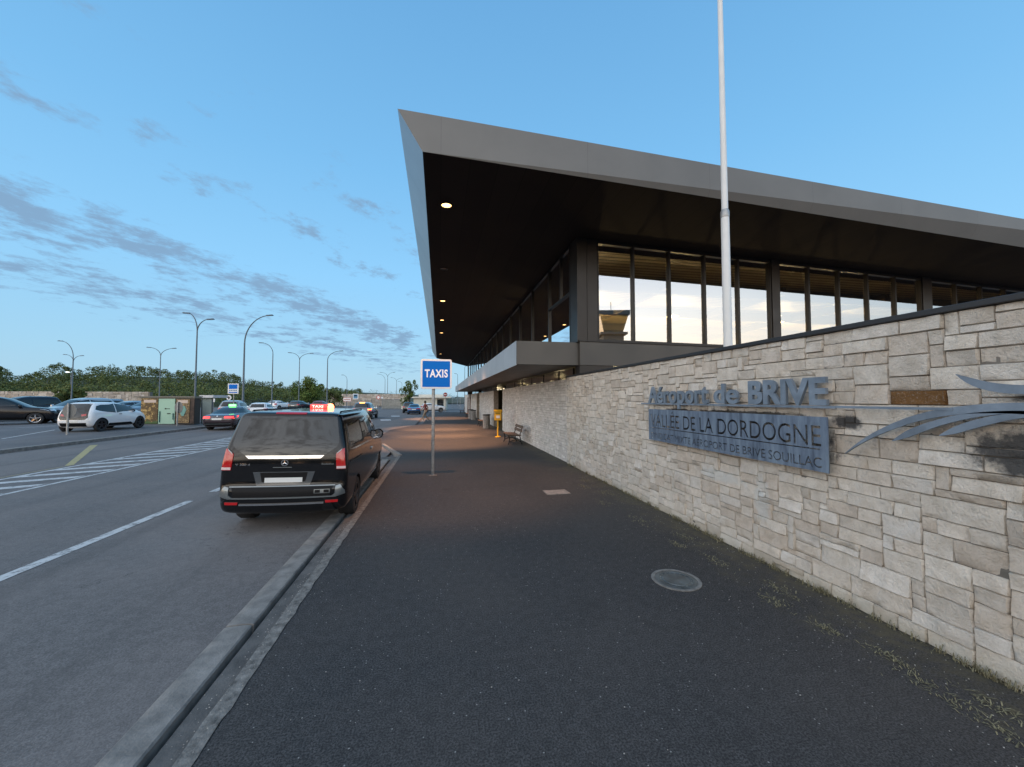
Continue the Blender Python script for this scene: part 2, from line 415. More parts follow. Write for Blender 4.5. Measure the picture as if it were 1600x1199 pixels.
# manhole and grate set in the pavement
M_iron = pm('cast_iron', (.10, .10, .10), .55, .4, var=.3, vscale=20, bump=.5, bscale=120)
t = thing('manhole_cover', 'round cast iron manhole cover set in the dark pavement near the stone wall', 'manhole cover', (2.66, 4.02, 0)); t.scale = (.92, .92, 1)
mb = MB(); mb.lathe([(.29, -.05), (.29, .008), (.262, .012), (.245, .006)], 48); mb.build('frame', pm('manhole_rim', (.17, .165, .155), .9, var=.4, vscale=12), t, smooth=True)
mb = MB(); mb.lathe([(.243, -.04), (.243, .005), (.20, .009), (.195, .005), (.16, .005), (.155, .010), (.001, .010)], 48)
for k in range(18):
    a = k*math.pi/9; mb.box(-.01, .01, .165, .19, .004, .010) if k == 0 else mb.lathe([(.012, .004), (.010, .011), (.001, .011)], 8, c=(.178*math.cos(a), .178*math.sin(a), 0))
mb.build('lid', pm('worn_lid', (.13, .15, .155), .36, .5, var=.6, vscale=5), t, smooth=True)
t = thing('drain_cover', 'small rectangular pale concrete cover plate in the pavement beside the stone wall', 'drain cover', (2.56, 8.22, 0), .03)
mb = MB(); mb.box(-.27, .27, -.20, .20, -.05, .008); mb.build('frame', M_edge, t, bevel=.004)
mb = MB(); mb.box(-.25, .25, -.18, .18, .005, .012); mb.build('lid', pm('lid_concrete', (.24, .22, .20), .9, var=.3, vscale=10, bump=.5), t, bevel=.003)

# ================================================================ STONE WALLS
def ashlar(mb, cols, x, y0, y1, z0, z1, mod, hs, wr, detail, seed, depth=.02, gap=.005, palette=None, special=()):
    """random-coursed split-face stone facing on the plane X=x looking to -X; every stone rough and toned by itself"""
    rnd = random.Random(seed); nz = int(round((z1-z0)/mod)); cw = wr[0]/2; ny = int((y1-y0)/cw)
    occ = np.zeros((nz, ny), bool); palette = palette or [(.75, .685, .60), (.77, .71, .63), (.72, .65, .565), (.785, .73, .65), (.755, .70, .62), (.685, .61, .525), (.79, .745, .68)]
    stones = []
    for (sy0, sy1, sz0, sz1, c) in special:
        a, b = int((sz0-z0)/mod+.5), int((sz1-z0)/mod+.5); e, f = int((sy0-y0)/cw+.5), int((sy1-y0)/cw+.5)
        occ[a:b, e:f] = True; stones.append((e, f, a, b, c))
    for r in range(nz):
        c = 0
        while c < ny:
            if occ[r, c]: c += 1; continue
            h = min(rnd.choice(hs), nz-r); n = max(2, int(rnd.uniform(*wr)/cw)+(h-1)//2)
            e = c
            while e < ny and e-c < n and not occ[r, e]: e += 1
            if 0 < ny-e < 2 and not occ[r, e:ny].any(): e = ny
            while h > 1 and occ[r:r+h, c:e].any(): h -= 1
            occ[r:r+h, c:e] = True; k = rnd.choice(palette); q = rnd.uniform(.90, 1.07)
            stones.append((c, e, r, r+h, tuple(v*q for v in k))); c = e
    for (c, e, r, b, k) in stones:
        ya_, yb = y0+c*cw+gap, y0+e*cw-gap; za, zb = z0+r*mod+gap*.8, z0+b*mod-gap*.8
        def steps(L):
            n = max(1, int(L/detail)); e = min(.006, L*.1)/L
            return [0.]+[e+(1-2*e)*i/n for i in range(n+1)]+[1.]
        US, VS = steps(yb-ya_), steps(zb-za); nu, nv = len(US)-1, len(VS)-1; off = rnd.uniform(0, depth*.8)
        tx, tz = rnd.uniform(-.5, .5)*depth, rnd.uniform(-.5, .5)*depth
        vs, fs = [], []
        sx = rnd.uniform(0, 99)
        for i in range(nu+1):
            for j in range(nv+1):
                u, v = US[i], VS[j]
                yy, zz = ya_+(yb-ya_)*u, za+(zb-za)*v
                nn = mnoise.noise(Vector((yy*6+sx, zz*6, sx)))+.55*mnoise.noise(Vector((yy*17, zz*17, sx)))
                if i in (0, nu) or j in (0, nv):
                    jig = mnoise.noise(Vector((yy*9, zz*9, sx*2)))*gap*1.1
                    if i == 0: yy += jig
                    if i == nu: yy += jig
                    if j in (0, nv): zz += jig
                    px = x+.008
                else: px = x-off*.7-depth*.5*nn-tx*(u-.5)-tz*(v-.5)-.008
                vs.append((px, yy, zz))
        w_ = nv+1
        for i in range(nu):
            for j in range(nv): fs.append((i*w_+j, i*w_+j+1, (i+1)*w_+j+1, (i+1)*w_+j))
        mb.add(vs, fs); cols += [k]*len(vs)
def set_tone(o, cols):
    at = o.data.color_attributes.new('tone', 'FLOAT_COLOR', 'POINT')
    arr = np.ones((len(cols), 4), np.float32); arr[:, :3] = np.array(cols, np.float32).reshape(len(cols), -1)[:, :3] if not np.isscalar(cols[0]) else np.array(cols)[:, None]
    at.data.foreach_set('color', arr.ravel())
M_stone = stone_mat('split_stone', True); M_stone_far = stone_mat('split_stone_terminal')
M_joint = pm('mortar_dark', (.17, .155, .135), .95, var=.3, vscale=8)
M_coping = pm('coping_metal', (.035, .035, .037), .5, .3)
t = thing('stone_wall', 'free standing pale split stone wall carrying the metal airport lettering', 'wall', (0, 0, 0))
mb = MB(); cols = []
ashlar(mb, cols, 4.05, -3.0, 11.83, 0, 2.75, .0625, (1, 2, 2, 2, 2, 3, 3), (.20, .46), .04, 4, depth=.032, gap=.0018, special=[(2.37, 2.785, 2.0, 2.125, (.22, .115, .045))])
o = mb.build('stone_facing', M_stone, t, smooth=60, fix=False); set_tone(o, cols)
mb = MB(); mb.box(4.055, 4.40, -3.0, 11.83, -.2, 2.745); mb.build('core', M_joint, t)
mb = MB(); mb.box(4.0, 4.45, -3.02, 11.84, 2.75, 2.80); mb.build('coping', M_coping, t, bevel=.006)

# ================================================================ WALL SIGN (lettering, plate, emblem)
M_steel = pm('blue_grey_steel', (.20, .25, .31), .5, .25, var=.28, vscale=5, bump=.15, bscale=60)
M_steel2 = pm('streaked_steel', (.16, .21, .28), .5, .25)
_k = NT(M_steel2.node_tree); _x, _y, _z = _k.xyz(_k.n('ShaderNodeTexCoord').outputs['Object'])
_nz = _k.noise(_k.comb(0, _k.m('MULTIPLY', _y, 7), _k.m('MULTIPLY', _z, 1.1)), 1.6, 6, .62)
_k.put(M_steel2.node_tree.nodes['Principled BSDF'].inputs['Base Color'], _k.ramp(_nz, [(.34, (.085, .115, .165)), (.5, (.16, .21, .285)), (.68, (.24, .31, .39))]))
M_edgeD = pm('steel_edge', (.03, .04, .05), .6, .3)
SX = 3.95
def wallmap(Y, Z, x=SX, shear=0.): return lambda a, b, h: (x-h, Y-a, Z+b)
t = thing('lettered_sign', 'blue grey metal airport name in raised letters above a cut-out plate on the wall', 'sign', (0, 0, 0))
mb = MB()
put_text(mb, 'Aéroport', 1.65, .40, wallmap(6.715, 1.885), .035, bold=.022)
put_text(mb, 'de', .46, .285, wallmap(4.935, 1.985), .035, bold=.022)
mb.build('lettering', M_steel, t)
mb = MB(); put_text(mb, 'BRIVE', 1.02, .30, wallmap(4.30, 1.983), .035, bold=.035); mb.build('lettering', M_steel, t)
mb = MB(); mb.box(SX-.028, SX-.005, 3.2, 6.99, 1.955, 1.981); mb.build('rule', M_steel, t)
# plate with real cut-outs
cu = bpy.data.curves.new('plate', 'CURVE'); cu.dimensions = '2D'; cu.fill_mode = 'BOTH'; cu.extrude = .006; cu.resolution_u = 5
def add_text_splines(body, W, H, ox, oy, bold):
    c = bpy.data.curves.new('lettering', 'FONT'); c.body = body; c.size = 1; c.offset = bold
    o = bpy.data.objects.new('lettering', c); col.objects.link(o); dg = bpy.context.evaluated_depsgraph_get()
    cc = o.evaluated_get(dg).to_curve(dg)
    pts = [p.co for s_ in cc.splines for p in s_.bezier_points]
    x0, x1 = min(p.x for p in pts), max(p.x for p in pts); y0, y1 = min(p.y for p in pts), max(p.y for p in pts)
    f = lambda p: (ox+(p.x-x0)/(x1-x0)*W, oy+(p.y-y0)/(y1-y0)*H, 0)
    for s_ in cc.splines:
        s2 = cu.splines.new('BEZIER'); s2.bezier_points.add(len(s_.bezier_points)-1); s2.use_cyclic_u = True
        for a, b in zip(s2.bezier_points, s_.bezier_points):
            a.handle_left_type = a.handle_right_type = 'FREE'
            a.co = f(b.co); a.handle_left = f(b.handle_left); a.handle_right = f(b.handle_right)
    bpy.data.objects.remove(o)
def poly_spline(pts):
    s2 = cu.splines.new('POLY'); s2.points.add(len(pts)-1); s2.use_cyclic_u = True
    for p, (a, b) in zip(s2.points, pts): p.co = (a, b, 0, 1)
PW, PH = 3.43, .575
poly_spline([(0, 0), (PW, 0), (PW, PH), (0, PH)])
add_text_splines('VALLÉE DE LA DORDOGNE', 3.28, .28, .075, .262, .012)
add_text_splines('SYNDICAT MIXTE AÉROPORT DE BRIVE SOUILLAC', 3.28, .135, .075, .04, .006)
poly_spline([(.085, .228), (PW-.09, .228), (PW-.09, .240), (.085, .240)])
o = bpy.data.objects.new('plate', cu); col.objects.link(o)
dg = bpy.context.evaluated_depsgraph_get(); me = bpy.data.meshes.new_from_object(o.evaluated_get(dg)); bpy.data.objects.remove(o)
me.materials.clear(); me.materials.append(M_steel2)
me.transform(Matrix(((0, 0, -1, SX-.02), (-1, 0, 0, 6.715), (0, 1, 0, 1.290), (0, 0, 0, 1))))
o = bpy.data.objects.new('name_plate', me); col.objects.link(o); o.parent = t
for y in (6.5, 5.2, 4.2, 3.45):
    for z in (1.35, 1.80): mb = MB(); mb.tube([(SX, y, z), (4.06, y, z)], .012, 8); mb.build('stand_off', M_edgeD, t)
t = thing('emblem', 'blue grey metal wing shaped emblem of curved feathers on the stone wall', 'emblem', (0, 0, 0))
def feather(name, up, lo):
    pts = up+lo[::-1]
    mb = MB(); n = len(up); 
    # resample both edges into a strip so the outline stays smooth
    def rs(P, k=24):
        P = np.array(P); s = np.r_[0, np.cumsum(np.linalg.norm(np.diff(P, axis=0), axis=1))]; s /= s[-1]
        tt = np.linspace(0, 1, k); out = np.c_[np.interp(tt, s, P[:, 0]), np.interp(tt, s, P[:, 1])]
        for _ in range(3): out[1:-1] = (out[:-2]+2*out[1:-1]+out[2:])/4
        return out
    A, B = rs(up), rs(lo); k = len(A); vs = []
    for h in (SX-.022, SX-.002):
        vs += [(h, a, b) for a, b in A]+[(h, a, b) for a, b in B]
    fs = []
    for i in range(k-1):
        fs += [(i, i+1, k+i+1, k+i), (2*k+i, 3*k+i, 3*k+i+1, 2*k+i+1), (i, 2*k+i, 2*k+i+1, i+1), (k+i, k+i+1, 3*k+i+1, 3*k+i)]
    fs += [(0, k, 3*k, 2*k), (k-1, 3*k-1, 4*k-1, 2*k-1)]
    mb.add(vs, fs); mb.build(name, M_steel, t, smooth=30)
feather('feather', [(3.128, 1.518), (2.97, 1.677), (2.796, 1.791), (2.62, 1.892), (2.469, 1.953), (2.282, 1.996), (2.115, 2.021), (1.939, 2.031), (1.6, 2.02), (1.2, 1.93)],
        [(3.126, 1.514), (2.971, 1.643), (2.75, 1.768), (2.553, 1.862), (2.409, 1.911), (2.277, 1.936), (2.183, 1.95), (1.95, 1.95), (1.6, 1.93), (1.2, 1.88)])
feather('feather', [(2.72, 1.684), (2.641, 1.77), (2.538, 1.828), (2.433, 1.874), (2.277, 1.937), (2.0, 1.975), (1.6, 1.96), (1.3, 1.91)],
        [(2.718, 1.680), (2.644, 1.694), (2.515, 1.772), (2.396, 1.84), (2.183, 1.917), (1.998, 1.957), (1.6, 1.94), (1.3, 1.90)])
feather('feather', [(2.393, 1.762), (2.323, 1.826), (2.184, 1.899), (1.998, 1.956), (1.7, 1.965), (1.4, 1.92)],
        [(2.391, 1.757), (2.325, 1.765), (2.153, 1.847), (1.942, 1.928), (1.7, 1.935), (1.4, 1.90)])
feather('feather', [(2.276, 2.243), (2.205, 2.217), (2.11, 2.172), (1.935, 2.142), (1.6, 2.17), (1.3, 2.26)], [(2.274, 2.238), (2.24, 2.184), (2.143, 2.122), (2.022, 2.089), (1.937, 2.084), (1.6, 2.08), (1.3, 2.18)])

mb = MB(); mb.box(SX-.026, SX-.006, 2.30, 3.198, 1.962, 1.984); mb.build('rule', M_steel, t)

# ================================================================ TERMINAL
def seam_metal(name, base, period, axis, rough=.45, metal=.5, var=.08, wd=.004):
    m = pm(name, base, rough, metal); k = NT(m.node_tree); b = m.node_tree.nodes['Principled BSDF']
    ob = k.n('ShaderNodeTexCoord').outputs['Object']; c = k.xyz(ob)[axis]
    fr = k.m('FRACT', k.m('DIVIDE', c, period)); line = k.m('LESS_THAN', fr, wd/period*2)
    cell = k.n('ShaderNodeTexWhiteNoise', noise_dimensions='1D'); k.put(cell.inputs['W'], k.m('FLOOR', k.m('DIVIDE', c, period)))
    q = k.m('ADD', 1-var, k.m('MULTIPLY', cell.outputs[0], 2*var)); nz = k.noise(ob, .8, 4, .6)
    q = k.m('MULTIPLY', q, k.ss(nz, .2, .8, .92, 1.08))
    cc = k.v('SCALE', base); k.t.nodes[-1].inputs[0].default_value = base; k.put(k.t.nodes[-1].inputs['Scale'], q)
    k.put(b.inputs['Base Color'], k.mix(line, cc, tuple(x*.35 for x in base)))
    return m
M_fascia = seam_metal('fascia_metal', (.165, .160, .150), 3.22, 0, .5, .35, var=.012, wd=.002)
M_fasciaW = seam_metal('fascia_metal_west', (.30, .31, .33), 3.22, 1, .32, .6)  # lighter, bluer copy of the fascia metal; reflected sky worked into its base colour
M_soffit = seam_metal('soffit_panels', (.024, .015, .012), .6, 0, .85, .0, .12, .006); M_soffit.node_tree.nodes['Principled BSDF'].inputs['Specular IOR Level'].default_value = .25
M_canopyW = seam_metal('canopy_panels', (.40, .40, .41), 1.9, 1, .45, .3, .06, .008)
M_canopyS = pm('canopy_end_metal', (.10, .095, .088), .5, .35, var=.05, vscale=1)
M_soff2 = pm('canopy_soffit', (.12, .105, .095), .6, .2, var=.15, vscale=2)
M_col = pm('column_metal', (.045, .041, .038), .42, .5, var=.08, vscale=1.5)
M_frame = pm('window_frame_metal', (.035, .034, .034), .4, .5)
M_glassS = glass('south_glazing', (.74, .72, .60), .44, .6)
M_glassW = glass('west_glazing', (.45, .45, .42), .22, .75)
M_glassG = glass('strip_glazing', (.6, .6, .5), .10, .6)
M_in = pm('interior_wall', (.26, .22, .13), .8, var=.15, vscale=1)
M_infl = pm('interior_floor', (.18, .16, .13), .5)
M_inceil = seam_metal('slatted_ceiling', (.46, .37, .20), .28, 1, .55, .1, .18, .05)
M_lampglow = pm('lamp_glow', (1, .9, .7), .5, emit=(1, .78, .45), es=14)
M_lampwhite = pm('lamp_white', (1, .95, .85), .5, emit=(1, .86, .6), es=2.5)
T = thing('terminal_building', 'long airport terminal with sharp overhanging grey roof, glazed upper floor and stone base', 'building', (0, 0, 0))
S0 = Vector((4.1, 11.0, 0)); SD = Vector((1, .07, 0)).normalized(); SN = Vector((SD.y, -SD.x, 0))   # south face line and outward normal
def sy(x): return 11.0+.07*(x-4.1)
def sbox(mb, x0, x1, o0, o1, z0, z1, mi=0):
    """box along the south face: x from x0 to x1, offset o0..o1 outwards"""
    P = lambda x, o, z: (x+SN.x*o, sy(x)+SN.y*o, z)
    return mb.hexa([P(x0, o0, z0), P(x1, o0, z0), P(x1, o1, z0), P(x0, o1, z0)], [P(x0, o0, z1), P(x1, o0, z1), P(x1, o1, z1), P(x0, o1, z1)], mi)
# roof
XE = 34
rb = [(-.36, 7.69), (XE, 7.69+.069*(XE+.36)), (XE, 66), (6, 62.5), (-.33, 47.2)]
rt = [(-.85, 7.67), (XE, 7.67+.0575*(XE+.85)), (XE, 66.6), (5.9, 63.2), (-.82, 47.2)]
mb = MB(); mb.quad(*[(x, y, 7.0) for x, y in rb]); mb.build('soffit', M_soffit, T, fix=False)
mb = MB(); mb.quad(*[(x, y, 7.8) for x, y in rt]); mb.build('roof', M_fascia, T, fix=False)
def fasc(i, m):
    j = (i+1) % 5; mb = MB(); mb.quad((*rb[i], 7.0), (*rb[j], 7.0), (*rt[j], 7.8), (*rt[i], 7.8)); mb.build('fascia', m, T, fix=False)
for i in range(5): fasc(i, M_fasciaW if i in (2, 4) else M_fascia)
# canopy slab over the pavement
mb = MB(); mb.box(2.24, 4.16, 11.08, 54, 3.085, 3.78); mb.v = [(x, y, z) for x, y, z in mb.v]
me = MB(); me.quad((2.235, 11.08, 3.08), (2.235, 54, 3.08), (2.235, 54, 3.785), (2.235, 11.08, 3.785)); me.box(2.225, 2.245, 11.07, 54, 3.06, 3.085); me.build('canopy_fascia', M_canopyW, T, fix=False)
mb.build('canopy', M_canopyS, T)
me = MB(); me.quad((2.26, 11.2, 3.078), (4.2, 11.2, 3.078), (4.2, 53.9, 3.078), (2.26, 53.9, 3.078)); me.build('canopy_soffit', M_soff2, T, fix=False)
# band under the south glazing and the wall beneath
mb = MB(); sbox(mb, 4.17, XE-2, -.3, .05, 3.08, 3.80); mb.build('spandrel', M_canopyS, T, bevel=.004)
mb = MB(); sbox(mb, 4.13, XE-2, -.3, .09, 3.80, 3.84); mb.build('sill', M_frame, T)
mb = MB(); sbox(mb, 4.17, 5.3, -.3, .02, 0, 3.08); sbox(mb, 6.2, XE-2, -.3, .02, 0, 3.08); mb.build('wall', M_col, T)
# corner column
mb = MB(); sbox(mb, 4.1, 4.42, -.5, .03, 3.78, 7.0); sbox(mb, 4.43, 4.78, -.3, .03, 3.84, 7.0); mb.build('column', M_col, T, bevel=.006)
mb = MB(); sbox(mb, 11.53, 11.86, -.2, .06, 3.84, 7.0); mb.build('column', M_col, T, bevel=.006)
mb = MB(); sbox(mb, 19.2, 19.72, -.2, .06, 3.84, 7.0); mb.build('column', M_col, T, bevel=.006)
# south windows: one pane per bay
bays = [4.79, 6.04, 7.37, 8.74, 10.12, 11.51, None, 11.88, 13.27, 14.74, 16.22, 17.71, 19.18, None, 19.76, 21.28, 22.92, 24.5, 26.1, 27.7, 29.3]
for a, b in zip(bays, bays[1:]):
    if a is None or b is None: continue
    mb = MB(); P = lambda x, z: (x+SN.x*-.05, sy(x)+SN.y*-.05, z)
    mb.quad(P(a+.03, 3.86), P(b-.03, 3.86), P(b-.03, 6.92), P(a+.03, 6.92)); w_ = mb.build('window', M_glassS, T, fix=False)
    mb = MB()
    for x0, x1, z0, z1 in ((a, a+.035, 3.84, 6.95), (b-.035, b, 3.84, 6.95), (a+.035, b-.035, 3.84, 3.89), (a+.035, b-.035, 6.88, 6.95)): sbox(mb, x0, x1, -.10, .03, z0, z1)
    mb.build('window_frame', M_frame, w_)
mb = MB(); sbox(mb, 4.78, XE-2, -.12, .0, 6.95, 7.0); mb.build('head', M_frame, T)
# west windows above the canopy
ws = [11.6, 14.05]+list(np.arange(16.75, 56, 2.7))
for i, (a, b) in enumerate(zip(ws, ws[1:])):
    mb = MB(); X = 4.14
    mb.quad((X, a+.04, 3.80), (X, b-.04, 3.80), (X, b-.04, 6.92), (X, a+.04, 6.92)); w_ = mb.build('window', M_glassW, T, fix=False)
    mb = MB(); mb.box(4.08, 4.22, a-.035, a+.035, 3.78, 6.98); mb.box(4.09, 4.22, a+.035, b-.035, 6.92, 6.98)
    if i == 0: mb.box(4.09, 4.21, a+.035, b-.035, 5.42, 5.50); mb.box(4.085, 4.215, 12.6, 12.67, 5.5, 6.92)
    mb.build('window_frame', M_frame, w_)
mb = MB(); mb.box(4.08, 4.5, 55.75, 56.2, 0, 7.0); mb.build('column', M_col, T)
mb = MB(); mb.box(4.5, XE-2, 56, 56.2, 0, 7.0); mb.build('wall', M_col, T)
# ground floor stone walls between recessed doors
segs = [(11.84, 24.9), (29.0, 39.4), (42.4, 50.5), (52.5, 62)]
mb = MB(); cols = []
for i, (a, b) in enumerate(segs):
    ashlar(mb, cols, 4.09, a, b, 0, 2.7, .09, (1, 1, 1, 2), (.22, .5), .09 if a < 25 else .16, 30+i, depth=.018, gap=.004,
           palette=[(.74, .70, .66), (.78, .74, .70), (.68, .65, .61), (.80, .77, .73), (.72, .69, .64)])
o = mb.build('stone_facing', M_stone_far, T, smooth=60, fix=False); set_tone(o, cols)
mb = MB()
for a, b in segs: mb.box(4.1, 4.45, a, b, -.1, 2.71)
mb.build('wall', pm('stone_return', (.34, .30, .25), .9, var=.25, vscale=6, bump=.6), T)
for (a, b) in ((24.9, 29.0), (39.4, 42.4), (50.5, 52.5)):
    mb = MB(); mb.quad((5.0, a, 0), (5.0, b, 0), (5.0, b, 3.08), (5.0, a, 3.08)); dr = mb.build('door', glass('door_glass_%d' % a, (.3, .3, .28), .12, .5), T, fix=False)
    mb = MB()
    for yy in np.linspace(a, b, 4): mb.box(4.95, 5.05, yy-.04, yy+.04, 0, 3.05)
    mb.box(4.95, 5.05, a, b, 2.2, 2.28); mb.build('door_frame', M_frame, dr)
for a, b in ((50.7, 51.4), (54.2, 55.2)): mb = MB(); mb.box(4.0, 4.16, a, b, 0, 2.3); mb.build('shutter', pm('brown_shutter', (.16, .065, .03), .6), T)
# strip windows under the canopy
for a, b in [(11.9, 13.4), (13.45, 15.5), (15.55, 17.6), (17.65, 19.7), (19.75, 21.8), (21.85, 24.8), (29.1, 32), (32.05, 35.5), (35.6, 39.3), (42.5, 46.3), (46.4, 50.4)]:
    mb = MB(); mb.quad((4.30, a, 2.73), (4.30, b, 2.73), (4.30, b, 3.07), (4.30, a, 3.07)); w_ = mb.build('window', M_glassG, T, fix=False)
    mb = MB(); mb.box(4.285, 4.34, a-.02, a+.02, 2.72, 3.07); mb.box(4.285, 4.34, a+.02, b, 2.715, 2.74); mb.build('window_frame', M_frame, w_)
# interior shell
mb = MB(); mb.quad((4.25, 11.6, 6.90), (XE-2, 13.4, 6.90), (XE-2, 56, 6.90), (4.25, 56, 6.90)); mb.build('ceiling', M_inceil, T, fix=False)
mb = MB(); mb.box(4.25, XE-2.3, 13.6, 55.9, 3.3, 3.75); mb.build('floor_slab', M_infl, T)
mb = MB(); mb.quad((17, 55.9, 3.7), (17, 26, 3.7), (17, 26, 6.9), (17, 55.9, 6.9)); mb.quad((17, 26, 3.7), (XE-2, 27, 3.7), (XE-2, 27, 6.9), (17, 26, 6.9)); mb.quad((XE-2, 13, 0), (XE-2, 27, 0), (XE-2, 27, 6.9), (XE-2, 13, 6.9)); mb.quad((10, 11.9, 0), (10, 56, 0), (10, 56, 3.3), (10, 11.9, 3.3))
mb.build('partition', M_in, T, fix=False)
mb = MB()
for y in np.arange(14.5, 40, 4.2): mb.box(4.5, XE-2.5, y-.12, y+.12, 6.45, 6.88)
for x in (9, 14.5, 20, 26): mb.box(x-.1, x+.1, 13.8, 50, 6.50, 6.85)
mb.build('beam', pm('ceiling_beam', (.11, .085, .05), .6), T)
for y in np.arange(12.6, 50, 2.4): mb = MB(); mb.lathe([(.001, 3.26), (.14, 3.26), (.14, 3.29)], 12, c=(6.2 if int(y*10) % 2 else 7.4, y, -.02)); mb.build('ceiling_light', M_lampwhite, T)
def point(name, loc, e, c=(1, .72, .4), r=.25):
    l = bpy.data.lights.new(name, 'POINT'); l.energy = e; l.color = c; l.shadow_soft_size = r
    o = bpy.data.objects.new(name, l); col.objects.link(o); o.location = loc
for x, y in ((8, 17), (14, 18), (21, 18), (27, 19), (9, 30)): point('hall_lamp', (x, y+2.5, 5.2), 520, (1, .73, .38))
for y in (14, 21, 31, 44): point('hall_lamp', (6.8, y, 2.9), 40, (1, .8, .45))
# pendant lamps in the hall
def pendant(loc, label):
    t = thing('pendant_lamp', label, 'pendant lamp', loc, 0, 'pendant lamps inside the glazed hall')
    mb = MB(); mb.lathe([(.02, .12), (.10, .08), (.30, -.02), (.28, -.03)], 20); mb.build('lamp_shade', pm('shade_cream', (.8, .72, .5), .5, emit=(1, .8, .45), es=.7), t, smooth=True)
    mb = MB(); mb.lathe([(.27, -.025), (.001, -.028)], 20); mb.build('bulb', M_lampglow, t)
    mb = MB(); mb.tube([(0, 0, .11), (0, 0, 6.85-loc[2])], .012, 6); mb.build('cord', M_frame, t)
pendant((11.3, 17.0, 6.15), 'lit pendant lamp in the second and third big window panes of the hall')
pendant((15.9, 15.6, 5.75), 'lower lit pendant lamp beside the wide column in the hall windows')
pendant((16.6, 16.4, 6.25), 'upper of the lit pendant lamps just right of the wide column in the hall windows')
pendant((6.6, 16.5, 4.95), 'lit pendant lamp low in the first big window pane beside the corner column')

# downlights recessed in the roof soffit
for k, (yy, on, lb) in enumerate([(9.73, 1, 'large bright warm downlight nearest the roof corner in the dark soffit'), (14.58, 0, 'unlit round downlight between the lit ones in the dark soffit'),
        (19.43, 1, 'first of the three close lit downlights deeper along the dark soffit'), (24.2, 1, 'middle one of the three close lit downlights in the dark soffit'),
        (28.88, 1, 'third of the three close lit downlights along the dark soffit'), (42.4, 1, 'farthest lit downlight of the soffit, just above the taxi sign')]):
    t = thing('downlight', lb, 'downlight', (.15, yy, 7.0), 0, 'downlights along the roof overhang')
    mb = MB(); mb.lathe([(.15, .0), (.15, -.025), (.128, -.03), (.122, -.008)], 24); mb.build('trim_ring', M_frame, t, smooth=True)
    mb = MB(); mb.lathe([(.122, -.012), (.001, -.02)], 24); mb.build('lens', pm('downlight_lens', (1, .8, .5), .5, emit=(1, .56, .19), es=5) if on else pm('dark_lens', (.05, .045, .04), .3), t)
    if on:
        l = bpy.data.lights.new('downlight', 'SPOT'); l.energy = 3900 if k else 850; l.color = (1, .49, .24); l.spot_size = R(66); l.spot_blend = .6; l.shadow_soft_size = .09
        o = bpy.data.objects.new('downlight_beam', l); col.objects.link(o); o.location = (.15, yy, 6.95)

# ================================================================ VEHICLES
M_tyre = pm('tyre_rubber', (.018, .018, .019), .8, bump=.2, bscale=60)
M_rim = pm('alloy_rim', (.30, .31, .32), .35, .8)
M_rimd = pm('dark_rim', (.05, .05, .055), .35, .6)
M_under = pm('black_trim', (.010, .010, .011), .45, spec=.15)
M_gl = pm('car_glass', (.012, .016, .018), .03, spec=.7, coat=.05); MATS['car_glass'].node_tree.nodes['Principled BSDF'].inputs['IOR'].default_value = 1.47
M_red = pm('tail_lamp_red', (.26, .004, .006), .15, coat=1., emit=(1, .01, .015), es=.12)
M_redlit = pm('tail_lamp_lit', (.7, .04, .04), .2, emit=(1, .05, .05), es=1.7)
M_amber = pm('amber_lit', (.8, .3, .05), .2, emit=(1, .33, .05), es=5)
M_head = pm('headlamp_clear', (.6, .62, .64), .1, .3, coat=1.)
M_plate = pm('number_plate', (.75, .75, .72), .5)
M_chrome = pm('chrome', (.75, .75, .76), .1, 1.)
M_silver = pm('satin_trim', (.24, .265, .275), .3, .7)
def paintm(name, c, rough=.22, metal=.0): return pm(name, c, rough, metal, coat=1. if sum(c) > .1 else .45, spec=.5 if sum(c) > .1 else .25)

def ring_pts(z, yr, yf, wr, wm, wf, rc, bow=.05):
    """half outline (x>=0) of a car at height z from the rear centre round to the front centre"""
    P = []; L = yf-yr; rc = min(rc, L*.3, wr*.6, wf*.6)
    for f in (0, .35, .7): P.append((f*(wr-rc), yr+bow*(f*(wr-rc)/max(wr, .01))**2))
    y0 = yr+bow*((wr-rc)/wr)**2
    for a in (5, 35, 65, 90): P.append((wr-rc+rc*math.sin(R(a)), y0+rc*(1-math.cos(R(a)))))
    ys = [.10, .22, .36, .5, .64, .78, .90]
    for f in ys:
        yy = y0+rc+(L-2*rc-bow*2)*f
        w_ = wr+(wm-wr)*min(1, f*3) if f < .5 else wm+(wf-wm)*max(0, (f-.55)/.45)**1.6
        P.append((w_, yy))
    y1 = yf-bow*((wf-rc)/wf)**2*1.6
    for a in (90, 65, 35, 5): P.append((wf-rc+rc*math.sin(R(a)), y1-rc*(1-math.cos(R(a)))))
    for f in (.7, .35, 0): P.append((f*(wf-rc), yf-bow*1.6*(f*(wf-rc)/max(wf, .01))**2))
    return [(x, y, z) for x, y in P]

